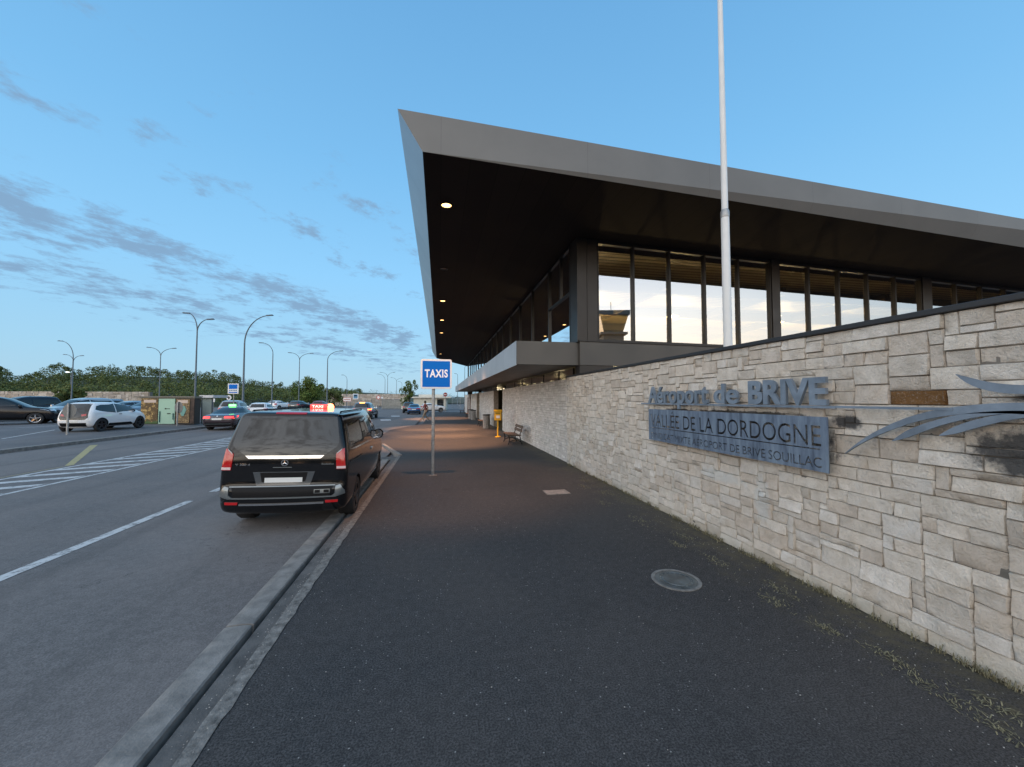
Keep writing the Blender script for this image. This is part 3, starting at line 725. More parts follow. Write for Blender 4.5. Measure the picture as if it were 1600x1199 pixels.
class Car:
    def __init__(s, name, label, cat, rings, mat, wheels, wr, ww, group=None, bow=.05, rim=None, arch=1.13, level=2, track=None):
        s.t = thing(name, label, cat, (0, 0, 0), 0, group)
        H = [ring_pts(*r, bow=bow) if len(r) == 7 else ring_pts(*r[:7], bow=r[7]) for r in rings]
        n = len(H[0]); full = [h+[(-x, y, z) for x, y, z in h[-2:0:-1]] for h in H]; N = len(full[0])
        vs = [p for h in full for p in h]; fs = []
        for i in range(len(full)-1):
            for j in range(N): fs.append((i*N+j, i*N+(j+1) % N, (i+1)*N+(j+1) % N, (i+1)*N+j))
        def capf(o, flip):
            for j in range(n-1):
                a, b = j, j+1; c, d = (N-b) % N, (N-a) % N
                f = [a, b, c, d] if a != d and b != c else ([a, b, c] if a == d else [a, b, d])
                f = [o+k for k in f]; fs.append(tuple(f[::-1] if flip else f))
        capf(0, True); capf((len(full)-1)*N, False)
        me = bpy.data.meshes.new('body'); me.from_pydata(vs, [], fs)
        bm = bmesh.new(); bm.from_mesh(me); bmesh.ops.recalc_face_normals(bm, faces=bm.faces); bm.to_mesh(me); bm.free()
        o = bpy.data.objects.new('body', me); col.objects.link(o)
        me.materials.append(mat); me.materials.append(M_under)
        sub = o.modifiers.new('s', 'SUBSURF'); sub.levels = level; sub.render_levels = level
        cut = MB(); hw = max(r[4] for r in rings)
        for y in wheels:
            for sx in (-1, 1): cut.lathe([(.0005, sx*(hw-.32)), (wr*arch, sx*(hw-.32)), (wr*arch, sx*(hw+.3)), (.0005, sx*(hw+.3))], 28, 'x', (0, y, wr), 1)
        co = cut.build('cutter', [mat, M_under])
        bo = o.modifiers.new('b', 'BOOLEAN'); bo.operation = 'DIFFERENCE'; bo.object = co; bo.solver = 'EXACT'; bo.material_mode = 'INDEX'
        dg = bpy.context.evaluated_depsgraph_get(); dg.update(); m2 = bpy.data.meshes.new_from_object(o.evaluated_get(dg))
        bpy.data.objects.remove(o); bpy.data.objects.remove(co)
        for p in m2.polygons: p.use_smooth = True
        m2.set_sharp_from_angle(angle=R(38))
        s.body = bpy.data.objects.new('body', m2); col.objects.link(s.body); s.body.parent = s.t; s.body.data.name = 'body'
        s.bvh = BVHTree.FromPolygons([v.co[:] for v in m2.vertices], [p.vertices[:] for p in m2.polygons])
        s.hw = hw
        tr = track or hw-.03
        for y in wheels:
            for sx in (-1, 1):
                w_ = MB(); x1 = sx*tr; x0 = sx*(tr-ww)
                w_.lathe([(wr*.66, x0), (wr*.95, x0), (wr, x0+sx*.03), (wr, x1-sx*.03), (wr*.95, x1), (wr*.68, x1-sx*.004), (wr*.66, x1-sx*.03)], 32, 'x', (0, y, wr))
                wo = w_.build('wheel', M_tyre, s.t, smooth=35)
                q = MB(); q.lathe([(wr*.68, x1-sx*.004), (wr*.63, x1-sx*.012), (wr*.62, x1-sx*.05)], 32, 'x', (0, y, wr)); q.lathe([(.001, x1-sx*.07), (wr*.64, x1-sx*.07)], 32, 'x', (0, y, wr), 1)
                for k in range(5):
                    a = 2*math.pi*k/5+.3; c_, s_ = math.cos(a), math.sin(a)
                    def P(r, t_, xx): return (xx, y+r*c_-t_*s_, wr+r*s_+t_*c_)
                    q.hexa([P(.03, -.045, x1-sx*.05), P(.03, .045, x1-sx*.05), P(wr*.64, .028, x1-sx*.05), P(wr*.64, -.028, x1-sx*.05)], [P(.03, -.045, x1-sx*.014), P(.03, .045, x1-sx*.014), P(wr*.64, .028, x1-sx*.008), P(wr*.64, -.028, x1-sx*.008)])
                q.lathe([(.06, x1-sx*.05), (.055, x1-sx*.008), (.001, x1-sx*.006)], 14, 'x', (0, y, wr))
                q.build('rim', [rim or M_rim, M_under], wo, smooth=30)
    def panel(s, name, poly, axis, sgn, mat, off=.006, K=8, N=10, parent=None, depth=.012, smooth=True, label=None):
        """a piece following the body skin inside the outline poly; axis 'x' = seen from the side (y,z), 'y' = from behind/in front (x,z), 'z' = from above (x,y)"""
        b_ = [p[1] for p in poly]; b0, b1 = min(b_), max(b_); rows = []
        n = len(poly)
        for k in range(K+1):
            bb = b0+(b1-b0)*(k/K); bb = min(max(bb, b0+1e-4), b1-1e-4); xs = []
            for i in range(n):
                (a0, q0), (a1, q1) = poly[i], poly[(i+1) % n]
                if (q0-bb)*(q1-bb) <= 0 and q0 != q1: xs.append(a0+(a1-a0)*(bb-q0)/(q1-q0))
            rows.append((bb, min(xs), max(xs)))
        vs, back = [], []
        last = None
        for bb, xa, xb in rows:
            for j in range(N+1):
                a = xa+(xb-xa)*j/N
                o_, d_ = {'x': ((sgn*5, a, bb), (-sgn, 0, 0)), 'y': ((a, sgn*8, bb), (0, -sgn, 0)), 'z': ((a, bb, sgn*5), (0, 0, -sgn))}[axis]
                h, nn, _, _ = s.bvh.ray_cast(Vector(o_), Vector(d_))
                if h is None: h, nn = (last[0]+0*last[0], last[1]) if last else (Vector((a, 0, bb)), Vector((0, 0, 1)))
                dv = -Vector(d_)
                if nn.dot(dv) < 0: nn = -nn
                last = (h, nn); vs.append(h+dv*.0+nn*off); back.append(h-nn*depth*.5)
        W = N+1; fs = [(i*W+j, i*W+j+1, (i+1)*W+j+1, (i+1)*W+j) for i in range(K) for j in range(N)]
        m = len(vs); bd = [j for j in range(W)]+[i*W+N for i in range(1, K+1)]+[K*W+j for j in range(N-1, -1, -1)]+[i*W for i in range(K-1, 0, -1)]
        fs += [(bd[i], bd[(i+1) % len(bd)], m+bd[(i+1) % len(bd)], m+bd[i]) for i in range(len(bd))]
        mb = MB(); mb.add(vs+back, fs); o = mb.build(name, mat, parent or s.t, smooth=35 if smooth else False)
        if label: o['label'] = label
        return o
    def pair(s, name, poly, mat, **k):
        """same side panel on both flanks"""
        return [s.panel(name, poly, 'x', q, mat, **k) for q in (-1, 1)]
    def two(s, name, poly, sgn, mat, **k):
        return [s.panel(name, [(q*a, b) for a, b in poly], 'y', sgn, mat, **k) for q in (-1, 1)]
    def mirrors(s, y, z, x, mat, k=1.):
        for q in (-1, 1):
            mb = MB(); mb.lathe([(.001, -.07*k), (.07*k, -.06*k), (.095*k, 0), (.10*k, .05*k), (.085*k, .07*k)], 14, 'y', (0, 0, 0))
            mb.v = [(q*(x+.045*k)+px*1.0, y-py, z+.03+pz*1.1) for px, py, pz in mb.v]
            mb.tube([(q*(x-.06), y-.0, z-.05), (q*(x+.06*k), y-.01, z-.02)], .022*k, 8)
            o = mb.build('wing_mirror', mat, s.t, smooth=40)
            m2 = MB(); m2.lathe([(.001, 0), (.075*k, 0), (.08*k, .006)], 14, 'y', (0, 0, 0)); m2.v = [(q*(x+.045*k)+px*1.0, y-.074*k-py*.3, z+.03+pz*1.1) for px, py, pz in m2.v]
            m2.build('mirror_glass', M_chrome, o)
    def place(s, x, y, rz, z=None, roll=0., sc_=1.):
        s.t.location = (x, y, gr(x) if z is None else z); s.t.rotation_euler = (0, roll, R(rz)); s.t.scale = (sc_,)*3; return s

# ---- the black people carrier at the kerb
vr = [(.29, -2.44, 2.3, .83, .84, .80, .13), (.35, -2.51, 2.48, .88, .89, .85, .15, .06), (.43, -2.545, 2.54, .90, .905, .87, .17, .07), (.60, -2.55, 2.55, .905, .915, .88, .16, .07), (.70, -2.54, 2.55, .90, .918, .88, .14, .06),
      (.725, -2.49, 2.54, .90, .918, .88, .085, .04), (.95, -2.485, 2.45, .898, .915, .87, .085, .04), (1.08, -2.48, 2.22, .892, .91, .85, .085, .04), (1.18, -2.47, 1.85, .882, .90, .83, .085, .04),
      (1.38, -2.435, 1.50, .85, .872, .80, .09, .04), (1.62, -2.365, 1.10, .79, .82, .76, .11, .05), (1.80, -2.32, .82, .75, .78, .72, .10, .05), (1.865, -2.30, .70, .715, .745, .69, .10, .05), (1.895, -2.24, .55, .64, .67, .61, .12, .05), (1.905, -2.0, .3, .4, .42, .38, .12, .05)]
M_vblack = paintm('black_paint', (.006, .0065, .008), .12)
van = Car('taxi_van', 'black people carrier with a red lit roof sign parked at the kerb beside the pavement', 'van', vr, M_vblack, (-1.55, 1.65), .345, .24, bow=.05, rim=M_rimd, track=.90)
van.panel('rear_window', [(-.675, 1.825), (.675, 1.825), (.725, 1.55), (.745, 1.40), (.735, 1.345), (.56, 1.215), (-.56, 1.215), (-.735, 1.345), (-.745, 1.40), (-.725, 1.55)], 'y', -1, M_gl, K=22, N=22, off=.010)
van.panel('chrome_strip', [(-.55, 1.208), (.55, 1.208), (.50, 1.160), (-.50, 1.160)], 'y', -1, M_chrome, K=3, N=16, off=.016)
for q in (-1, 1):
    tl = van.panel('tail_lamp', [(q*.715, 1.235), (q*.79, 1.305), (q*.825, 1.315), (q*.862, .985), (q*.735, .985)], 'y', -1, M_red, K=14, N=8, off=.014)
    van.panel('reversing_lens', [(q*.735, 1.03), (q*.856, 1.03), (q*.858, .992), (q*.737, .992)], 'y', -1, pm('clear_lens', (.75, .6, .58), .15, coat=1.), K=3, N=6, off=.018, parent=tl)
    van.panel('lamp_edge', [(q*.715, 1.235), (q*.80, 1.315), (q*.803, 1.30), (q*.724, 1.225)], 'y', -1, M_silver, K=3, N=4, off=.019, parent=tl)
    van.panel('reflector', [(q*.60, .50), (q*.78, .50), (q*.775, .462), (q*.605, .462)], 'y', -1, M_red, K=3, N=6, off=.012)
    van.panel('bumper_wing', [(q*.74, .735), (q*.80, .738), (q*.86, .64), (q*.865, .585), (q*.74, .55), (q*.66, .55), (q*.73, .60)], 'y', -1, M_silver, K=10, N=6, off=.014)
van.panel('bumper_lip', [(-.73, .738), (.73, .738), (.73, .722), (-.73, .722)], 'y', -1, M_silver, K=3, N=20, off=.012)
van.panel('bumper_strip', [(-.70, .568), (.70, .568), (.70, .548), (-.70, .548)], 'y', -1, M_silver, K=2, N=20, off=.012)
van.panel('bumper_insert', [(-.70, .715), (.70, .715), (.66, .575), (-.66, .575)], 'y', -1, M_under, K=4, N=20, off=.006)
van.panel('lower_chrome', [(-.58, .475), (.58, .475), (.58, .450), (-.58, .450)], 'y', -1, M_chrome, K=2, N=20, off=.016)
van.panel('plate_recess', [(-.43, .955), (.43, .955), (.37, .745), (-.37, .745)], 'y', -1, pm('recess_panel', (.06, .068, .075), .25, coat=1.), K=5, N=8, off=.004)
van.panel('plate_shadow', [(-.33, .945), (.33, .945), (.30, .80), (-.30, .80)], 'y', -1, M_under, K=5, N=8, off=.008)
van.panel('number_plate', [(-.26, .865), (.26, .865), (.26, .79), (-.26, .79)], 'y', -1, M_plate, K=3, N=8, off=.016)
van.panel('brake_light', [(-.22, 1.885), (.22, 1.885), (.22, 1.862), (-.22, 1.862)], 'y', -1, M_red, K=2, N=10, off=.012)
van.panel('tailgate_grip', [(-.16, 1.030), (.10, 1.030), (.10, 1.022), (-.16, 1.022)], 'y', -1, M_silver, K=2, N=10, off=.010)
def vanmap(x0, z0):
    def f(a, b, h):
        q = van.bvh.ray_cast(Vector((x0+a, -8, z0+b)), Vector((0, 1, 0)))[0]; return (x0+a, q.y-h-.002, z0+b)
    return f
mb = MB(); yb = vanmap(0, 1.095)(0, 0, 0)[1]
mb.lathe([(.050, 0), (.050, -.008), (.042, -.008), (.042, 0)], 28, 'y', (0, yb, 1.095))
for k in range(3):
    a = R(90+120*k); c_, s_ = math.cos(a), math.sin(a)
    mb.add([(.044*c_, yb-.009, 1.095+.044*s_), (-.010*s_, yb-.009, 1.095+.010*c_), (.010*s_, yb-.009, 1.095-.010*c_), (0, yb-.013, 1.095)], [(0, 1, 3), (0, 3, 2)])
mb.build('badge', M_chrome, van.t, fix=False)
mb = MB(); put_text(mb, 'V 300 d', .20, .034, vanmap(-.68, 1.055), .004, .02); mb.build('lettering', M_chrome, van.t)
mb = MB(); put_text(mb, 'Exclusive', .17, .026, vanmap(.52, 1.058), .004, .01); mb.build('lettering', M_silver, van.t)
st = van.panel('sticker', [(.44, .675), (.66, .675), (.66, .615), (.44, .615)], 'y', -1, M_silver, K=2, N=5, off=.012)
van.panel('sticker_panel', [(.45, .668), (.525, .668), (.525, .622), (.45, .622)], 'y', -1, M_under, K=2, N=3, off=.015, parent=st)
van.panel('sticker_panel', [(.575, .668), (.65, .668), (.65, .622), (.575, .622)], 'y', -1, M_under, K=2, N=3, off=.015, parent=st)
# side glass, belt chrome, rails, handles
van.pair('window', [(-2.13, 1.30), (-2.05, 1.72), (-1.02, 1.755), (-1.00, 1.27)], M_gl, K=8, N=10, off=.006)
van.pair('window', [(-.93, 1.265), (-.95, 1.757), (.22, 1.765), (.28, 1.24)], M_gl, K=8, N=10, off=.006)
van.pair('window', [(.36, 1.235), (.30, 1.765), (.66, 1.755), (1.30, 1.40), (1.50, 1.225)], M_gl, K=8, N=8, off=.006)
van.pair('belt_trim', [(-2.13, 1.268), (1.5, 1.198), (1.5, 1.172), (-2.13, 1.24)], M_chrome, K=3, N=16, off=.008)
van.pair('slide_rail', [(-2.2, 1.085), (-1.15, 1.075), (-1.15, 1.045), (-2.2, 1.055)], M_under, K=2, N=10, off=.004)
van.pair('door_handle', [(-.02, 1.04), (.20, 1.04), (.20, 1.005), (-.02, 1.005)], M_chrome, K=2, N=5, off=.02)
van.pair('sill_trim', [(-1.1, .40), (1.2, .40), (1.2, .33), (-1.1, .33)], M_silver, K=2, N=12, off=.006)
van.panel('windscreen', [(-.72, 1.72), (.72, 1.72), (.80, 1.2), (-.80, 1.2)], 'y', 1, M_gl, K=8, N=10)
van.two('headlamp', [(.55, .95), (.84, .98), (.84, .80), (.58, .78)], 1, M_head, K=4, N=5)
mb = MB()
for q in (-1, 1): mb.tube([(q*.70, -1.9, 1.86), (q*.69, -1.85, 1.925), (q*.68, .1, 1.93), (q*.67, .16, 1.88)], .016, 8)
for q in (-1, 1):
    mb = MB(); mb.tube([(q*.665, -2.0, 1.875), (q*.66, -1.95, 1.905), (q*.65, .15, 1.905), (q*.645, .2, 1.87)], .013, 8); mb.build('roof_rail', M_under, van.t, smooth=True)
van.mirrors(1.28, 1.22, .86, M_vblack, 1.15)
# red lit roof sign on the van
mb = MB(); mb.box(-.19, .19, -.06, .06, 0, .09); rs = mb.build('roof_sign', pm('red_sign', (.8, .1, .08), .4, emit=(1, .03, .025), es=2.0), van.t, bevel=.025); rs.location = (-.16, .05, 1.90)
mb = MB(); mb.lathe([(.065, -.02), (.075, .05), (.05, .10), (.001, .115)], 16); bc = mb.build('beacon', pm('amber_beacon', (1, .4, .2), .3, emit=(1, .22, .08), es=6), rs, smooth=True); bc.location = (.20, 0, .0)
mb = MB(); put_text(mb, 'TAXI', .22, .055, lambda a, b, h: (-.15+a, -.0615-h, .018+b), .003, .02); mb.build('lettering', pm('sign_face', (1, .7, .6), .5, emit=(1, .45, .36), es=2.2), rs)
van.place(-2.485, 9.22, 1.2, z=-.06, roll=R(1.3)); van.t.scale = (1.045, 1, 1)

# ---- generic cars
def sedan(name, label, mat, k=1., grp=None, lit=None, rim=None, cat='car', tail=True):
    r = [(.20, -2.2, 2.15, .76, .80, .74, .2), (.34, -2.36, 2.38, .86, .89, .82, .25), (.55, -2.42, 2.44, .88, .915, .84, .26), (.74, -2.41, 2.40, .87, .91, .83, .25), (.86, -2.36, 2.26, .84, .895, .80, .25),
         (.93, -2.28, 1.9, .80, .875, .76, .25), (.975, -2.05, 1.25, .76, .85, .72, .22), (1.0, -1.8, 1.0, .72, .83, .70, .2), (1.18, -1.42, .58, .63, .73, .62, .2), (1.36, -.98, .16, .54, .63, .54, .2), (1.43, -.68, -.10, .46, .55, .46, .2), (1.455, -.5, -.25, .3, .36, .3, .1)]
    c = Car(name, label, cat, r, mat, (-1.45, 1.45), .33, .22, grp, bow=.10, rim=rim)
    c.panel('rear_window', [(-.50, 1.37), (.50, 1.37), (.66, 1.02), (-.66, 1.02)], 'y', -1, M_gl, K=8, N=10)
    c.panel('windscreen', [(-.52, 1.37), (.52, 1.37), (.68, 1.03), (-.68, 1.03)], 'y', 1, M_gl, K=8, N=10)
    c.pair('window', [(-1.62, 1.02), (-1.05, 1.33), (-.35, 1.37), (-.37, .99)], M_gl, K=6, N=8)
    c.pair('window', [(-.30, .99), (-.28, 1.37), (.02, 1.35), (.80, 1.02)], M_gl, K=6, N=8)
    c.two('tail_lamp', [(.36, .86), (.84, .90), (.87, .80), (.84, .72), (.40, .73)], -1, lit or M_red, K=5, N=8, off=.012)
    c.panel('number_plate', [(-.26, .76), (.26, .76), (.26, .65), (-.26, .65)], 'y', -1, M_plate, K=2, N=5, off=.014)
    c.panel('bumper', [(-.82, .50), (.82, .50), (.78, .30), (-.78, .30)], 'y', -1, M_under, K=4, N=12, off=.008)
    c.panel('bumper_trim', [(-.70, .43), (.70, .43), (.70, .39), (-.70, .39)], 'y', -1, M_silver, K=2, N=12, off=.014)
    c.two('headlamp', [(.42, .74), (.82, .78), (.82, .64), (.50, .62)], 1, M_head, K=4, N=6, off=.01)
    c.panel('grille', [(-.36, .72), (.36, .72), (.34, .45), (-.34, .45)], 'y', 1, M_under, K=4, N=8, off=.01)
    c.mirrors(.62, .98, .84, mat, .9)
    c.pair('door_handle', [(-.52, .86), (-.36, .86), (-.36, .835), (-.52, .835)], M_chrome, K=2, N=4, off=.015)
    return c
def suv(name, label, mat, h=1.66, L=4.5, grp=None, lit=None, rim=None, cat='car', clad=True):
    f = h/1.66; a = L/2
    r = [(.24, -a+.2, a-.25, .76, .80, .74, .2), (.40, -a+.04, a-.05, .87, .91, .84, .25), (.62, -a, a, .895, .93, .86, .26), (.85, -a+.02, a-.05, .885, .925, .85, .25), (.98, -a+.05, a-.25, .86, .91, .82, .24),
         (1.06, -a+.08, a-.85, .84, .895, .78, .22), (1.10, -a+.11, a-1.25, .83, .885, .76, .2), (1.28*f, -a+.22, a-1.62, .76, .81, .70, .2), (1.50*f, -a+.36, a-2.0, .68, .72, .63, .18), (1.60*f, -a+.46, a-2.3, .62, .655, .57, .18), (1.65*f, -a+.75, a-2.6, .46, .49, .42, .2), (1.665*f, -a+1.1, a-2.8, .25, .3, .25, .1)]
    c = Car(name, label, cat, r, mat, (-a+.85, a-.9), .36, .24, grp, bow=.08, rim=rim)
    c.panel('rear_window', [(-.60, 1.52*f), (.60, 1.52*f), (.72, 1.14), (-.72, 1.14)], 'y', -1, M_gl, K=8, N=10)
    c.panel('windscreen', [(-.58, 1.52*f), (.58, 1.52*f), (.70, 1.13), (-.70, 1.13)], 'y', 1, M_gl, K=8, N=10)
    c.pair('window', [(-a+.42, 1.18), (-a+.62, 1.46*f), (-.42, 1.52*f), (-.42, 1.10)], M_gl, K=6, N=8)
    c.pair('window', [(-.36, 1.10), (-.36, 1.52*f), (a-2.1, 1.49*f), (a-1.35, 1.13)], M_gl, K=6, N=8)
    c.two('tail_lamp', [(.55, 1.04), (.84, 1.08), (.87, .92), (.86, .80), (.62, .86)], -1, lit or M_red, K=5, N=8, off=.012)
    c.panel('number_plate', [(-.26, .84), (.26, .84), (.26, .73), (-.26, .73)], 'y', -1, M_plate, K=2, N=5, off=.014)
    c.panel('bumper', [(-.84, .60), (.84, .60), (.80, .34), (-.80, .34)], 'y', -1, M_under, K=4, N=12, off=.008)
    c.two('headlamp', [(.45, .90), (.84, .95), (.84, .82), (.52, .78)], 1, M_head, K=4, N=6, off=.012)
    c.panel('grille', [(-.42, .86), (.42, .86), (.38, .58), (-.38, .58)], 'y', 1, M_under, K=4, N=8, off=.01)
    c.panel('number_plate', [(-.26, .54), (.26, .54), (.26, .43), (-.26, .43)], 'y', 1, M_plate, K=2, N=5, off=.014)
    if clad: c.pair('sill_trim', [(-a+1.3, .44), (a-1.35, .44), (a-1.35, .33), (-a+1.3, .33)], M_under, K=2, N=8, off=.008)
    c.mirrors(a-1.5, 1.12, .86, mat, 1.)
    c.pair('door_handle', [(-.60, .96), (-.42, .96), (-.42, .93), (-.60, .93)], M_chrome, K=2, N=4, off=.015)
    return c
def hatch(name, label, mat, **k): return suv(name, label, mat, h=k.pop('h', 1.48), L=k.pop('L', 4.1), **k)
P_white = paintm('white_paint', (.84, .85, .86)); P_black = paintm('deep_black_paint', (.008, .009, .012)); P_navy = paintm('navy_paint', (.010, .016, .03))
P_silver = paintm('silver_paint', (.42, .44, .46), .25, .5); P_grey = paintm('grey_paint', (.12, .14, .16), .25, .4); P_blue = paintm('bright_blue_paint', (.02, .10, .26))
P_red = paintm('maroon_paint', (.20, .03, .03)); P_teal = paintm('dark_teal_paint', (.015, .04, .05)); P_lgrey = paintm('blue_grey_paint', (.20, .25, .30), .25, .4)

# white electric hatchback with a black tailgate
r = [(.20, -1.75, 1.7, .72, .76, .70, .2), (.36, -1.96, 1.92, .83, .87, .80, .26), (.58, -2.0, 1.99, .85, .89, .82, .28), (.80, -1.97, 1.90, .84, .885, .80, .28), (.95, -1.93, 1.78, .82, .87, .76, .26),
     (1.03, -1.90, 1.52, .805, .855, .74, .24), (1.09, -1.88, 1.34, .79, .84, .73, .22), (1.30, -1.76, .86, .70, .75, .66, .2), (1.48, -1.62, .38, .62, .665, .58, .18), (1.55, -1.50, .10, .57, .61, .53, .16), (1.585, -1.25, -.3, .42, .45, .4, .16), (1.595, -1.0, -.5, .2, .25, .2, .1)]
c = Car('electric_hatchback', 'white hatchback with black tailgate and dark wheels parked by the produce kiosk', 'car', r, P_white, (-1.32, 1.26), .355, .17, bow=.08, rim=M_rimd)
c.panel('tailgate', [(-.53, 1.50), (.53, 1.50), (.62, 1.10), (.66, .76), (.54, .66), (-.54, .66), (-.66, .76), (-.62, 1.10)], 'y', -1, M_gl, K=14, N=12)
c.panel('bumper', [(-.60, .50), (.60, .50), (.58, .31), (-.58, .31)], 'y', -1, M_under, K=4, N=10, off=.01)
c.two('tail_lamp', [(.36, .95), (.57, .97), (.58, .86), (.40, .84)], -1, M_red, K=4, N=6, off=.018)
c.panel('number_plate', [(-.26, .63), (.26, .63), (.26, .53), (-.26, .53)], 'y', -1, M_plate, K=2, N=5, off=.014)
c.pair('window', [(-1.62, 1.16), (-1.45, 1.42), (-.42, 1.50), (-.50, 1.00), (-.85, 1.02)], M_gl, K=8, N=10)
c.pair('window', [(-.44, 1.00), (-.36, 1.50), (.20, 1.47), (1.14, 1.10), (.75, 1.05)], M_gl, K=8, N=10)
c.panel('windscreen', [(-.54, 1.48), (.54, 1.48), (.66, 1.10), (-.66, 1.10)], 'y', 1, M_gl, K=8, N=10)
c.pair('sill_trim', [(-.90, .44), (.55, .44), (.80, .30), (-.90, .30)], M_under, K=4, N=8, off=.008)
c.mirrors(.72, 1.06, .82, P_black, .9)
c.pair('door_handle', [(-.28, .93), (-.10, .93), (-.10, .90), (-.28, .90)], M_under, K=2, N=4, off=.012)
c.place(-19.45, 27.0, -2, z=.235, sc_=1.04)

bm_ = sedan('taxi_saloon', 'dark saloon taxi with lit red tail lamps and a green roof light driving off', paintm('glow_reddened_paint', (.05, .035, .042)), lit=M_redlit)  # dark body colour tinted red to hold the glow of the lit lamps
mb = MB(); mb.box(-.20, .20, -.05, .05, 0, .13); gs = mb.build('roof_sign', pm('green_sign', (.3, .9, .3), .4, emit=(.18, 1, .22), es=2.6), bm_.t, bevel=.02); gs.location = (0, -.55, 1.455)
bm_.panel('badge', [(-.035, .895), (.035, .895), (.035, .845), (-.035, .845)], 'y', -1, M_chrome, K=3, N=3, off=.016)
bm_.place(-14.35, 31.0, 1, sc_=1.08)

sv = suv('taxi_estate', 'grey car with flashing amber lamps and red tail lamps ahead of the black van', P_grey, h=1.62, lit=M_redlit)
sv.panel('brake_light', [(-.22, 1.60), (.22, 1.60), (.22, 1.53), (-.22, 1.53)], 'y', -1, M_amber, K=2, N=5, off=.02)
sv.panel('indicator', [(.60, .98), (.86, 1.02), (.87, .90), (.62, .88)], 'y', -1, M_amber, K=3, N=5, off=.022)
sv.place(-7.9, 44.6, -1, sc_=1.1)

suv('parked_suv', 'black off-roader with bright alloy wheels at the left edge of the car park', P_black, h=1.74, L=4.7, rim=M_chrome).place(-28.9, 32.0, -62, sc_=1.08)
suv('parked_minivan', 'dark navy high-roofed car behind the black off-roader', P_navy, h=1.85, L=4.7).place(-33.0, 37.5, 155, sc_=1.05)
suv('parked_suv', 'silver off-roader facing the road behind the white hatchback', P_silver, h=1.72, L=4.5).place(-27.2, 35.0, 158, sc_=1.05)
hatch('parked_hatchback', 'pale grey hatchback between the silver off-roader and the kiosk', P_lgrey).place(-27.3, 39.5, 160, sc_=1.05)
sedan('parked_saloon', 'blue grey car whose windscreen shows just left of the kiosk', P_lgrey).place(-25.5, 39.5, 162, sc_=1.06)
suv('parked_suv', 'dark estate with roof bars deep in the car park row', P_black, h=1.75, L=4.6).place(-41, 47.5, 160)
suv('parked_suv', 'white roofed car at the far left above the black off-roader', P_white, h=1.8, L=4.6).place(-46.0, 44.0, 160)
suv('parked_suv', 'silver blue car with pale roof directly behind the white hatchback', P_lgrey, h=1.74, L=4.6).place(-35.3, 48, 160)
hatch('parked_hatchback', 'dark blue hatchback roof seen over the white hatchback', P_navy).place(-31.0, 49.5, 160)
suv('parked_suv', 'pale pink-grey car behind the dark saloon taxi', P_silver, h=1.7).place(-19.2, 41.5, 8)
hatch('parked_hatchback', 'white car with dark rear window just right of the green roof light', P_white, h=1.6).place(-17.2, 42.5, 4)
hatch('parked_hatchback', 'white hatchback in the far row above the black van roof', P_white).place(-25.2, 68.0, -20)
hatch('parked_hatchback', 'dark grey hatchback beside the white one in the far row', P_teal, h=1.52, L=4.3).place(-21.5, 66.0, -12)
hatch('parked_hatchback', 'maroon hatchback beside the red glow in the far row', P_red, h=1.55).place(-18.8, 67.5, -8)
sedan('parked_saloon', 'bright blue car with a number plate by the far end of the pavement', P_blue).place(-3.45, 56.6, 2)
suv('parked_suv', 'dark teal off-roader just behind the bright blue car', P_teal, h=1.7).place(-4.6, 62.5, 2)
hatch('parked_hatchback', 'white car half hidden by the taxi sign pole in front of the pale hut', P_white).place(-.9, 63.5, -86)

# ================================================================ STREET FURNITURE
VR = Vector((math.cos(ya), -math.sin(ya), 0)); VF = Vector((math.sin(ya), math.cos(ya), 0))
def vp(lat, dist): v = VR*lat+VF*dist; return v.x, v.y       # metres sideways and ahead along the viewing direction
M_galv = pm('galvanised_steel', (.36, .37, .37), .45, .6, var=.25, vscale=14)
M_lampg = pm('lamp_post_grey', (.10, .125, .15), .5, .4)
M_white_en = pm('white_enamel', (.78, .79, .80), .35)
M_blue = pm('sign_blue', (.001, .15, .60), .6, spec=.15)
M_back = pm('sign_back_grey', (.18, .19, .19), .55, .4)

def street_lamp(label, px, D, arms, zj, lit=False, r=.085, grp='street lamps of the car park'):
    """arms: list of (sideways reach, head height); the pole forks at height zj"""
    x, y = vp((px-800)/600*D, D)
    t = thing('street_lamp', label, 'street lamp', (x, y, gr(x)-.05), -ya, grp)
    top = zj if len(arms) > 1 else arms[0][1]-.25
    mb = MB(); mb.tube([(0, 0, 0), (0, 0, .9), (0, 0, .95), (0, 0, zj)], [r*1.25, r*1.25, r, r*.62], 12); mb.build('pole', M_lampg, t, smooth=True)
    for dx, hz in arms:
        pts = []; rise = hz-zj
        for k in range(11):
            a = k/10; ang = a*math.pi/2*.92
            pts.append((dx*(1-math.cos(ang)) if True else 0, 0, zj+rise*math.sin(ang)))
        mb = MB(); mb.tube(pts, [r*.6*(1-.35*k/10) for k in range(11)], 8); am = mb.build('arm', M_lampg, t, smooth=True)
        ex = pts[-1][0]; s_ = 1 if dx > 0 else -1
        mb = MB(); L = .62
        b4 = [(ex-s_*.08, -.10, hz-.06), (ex-s_*.08, .10, hz-.06), (ex+s_*L, .13, hz-.02), (ex+s_*L, -.13, hz-.02)]
        t4 = [(ex-s_*.08, -.06, hz+.04), (ex-s_*.08, .06, hz+.04), (ex+s_*L*.85, .07, hz+.09), (ex+s_*L*.85, -.07, hz+.09)]
        mb.hexa(b4, t4); mb.build('lamp_head', M_lampg if not lit else pm('lit_head', (.9, .9, .85), .4, emit=(1, 1, .9), es=2.5), am, bevel=.015)
    return t
street_lamp('tall single-arm lamp at far left with its head out to the left', 112, 54.2, [(-1.9, 10.0)], 7.6)
street_lamp('lower forked lamp seen just below the far left single-arm lamp', 112.5, 70, [(-1.5, 9.9), (1.4, 9.7)], 8.6)
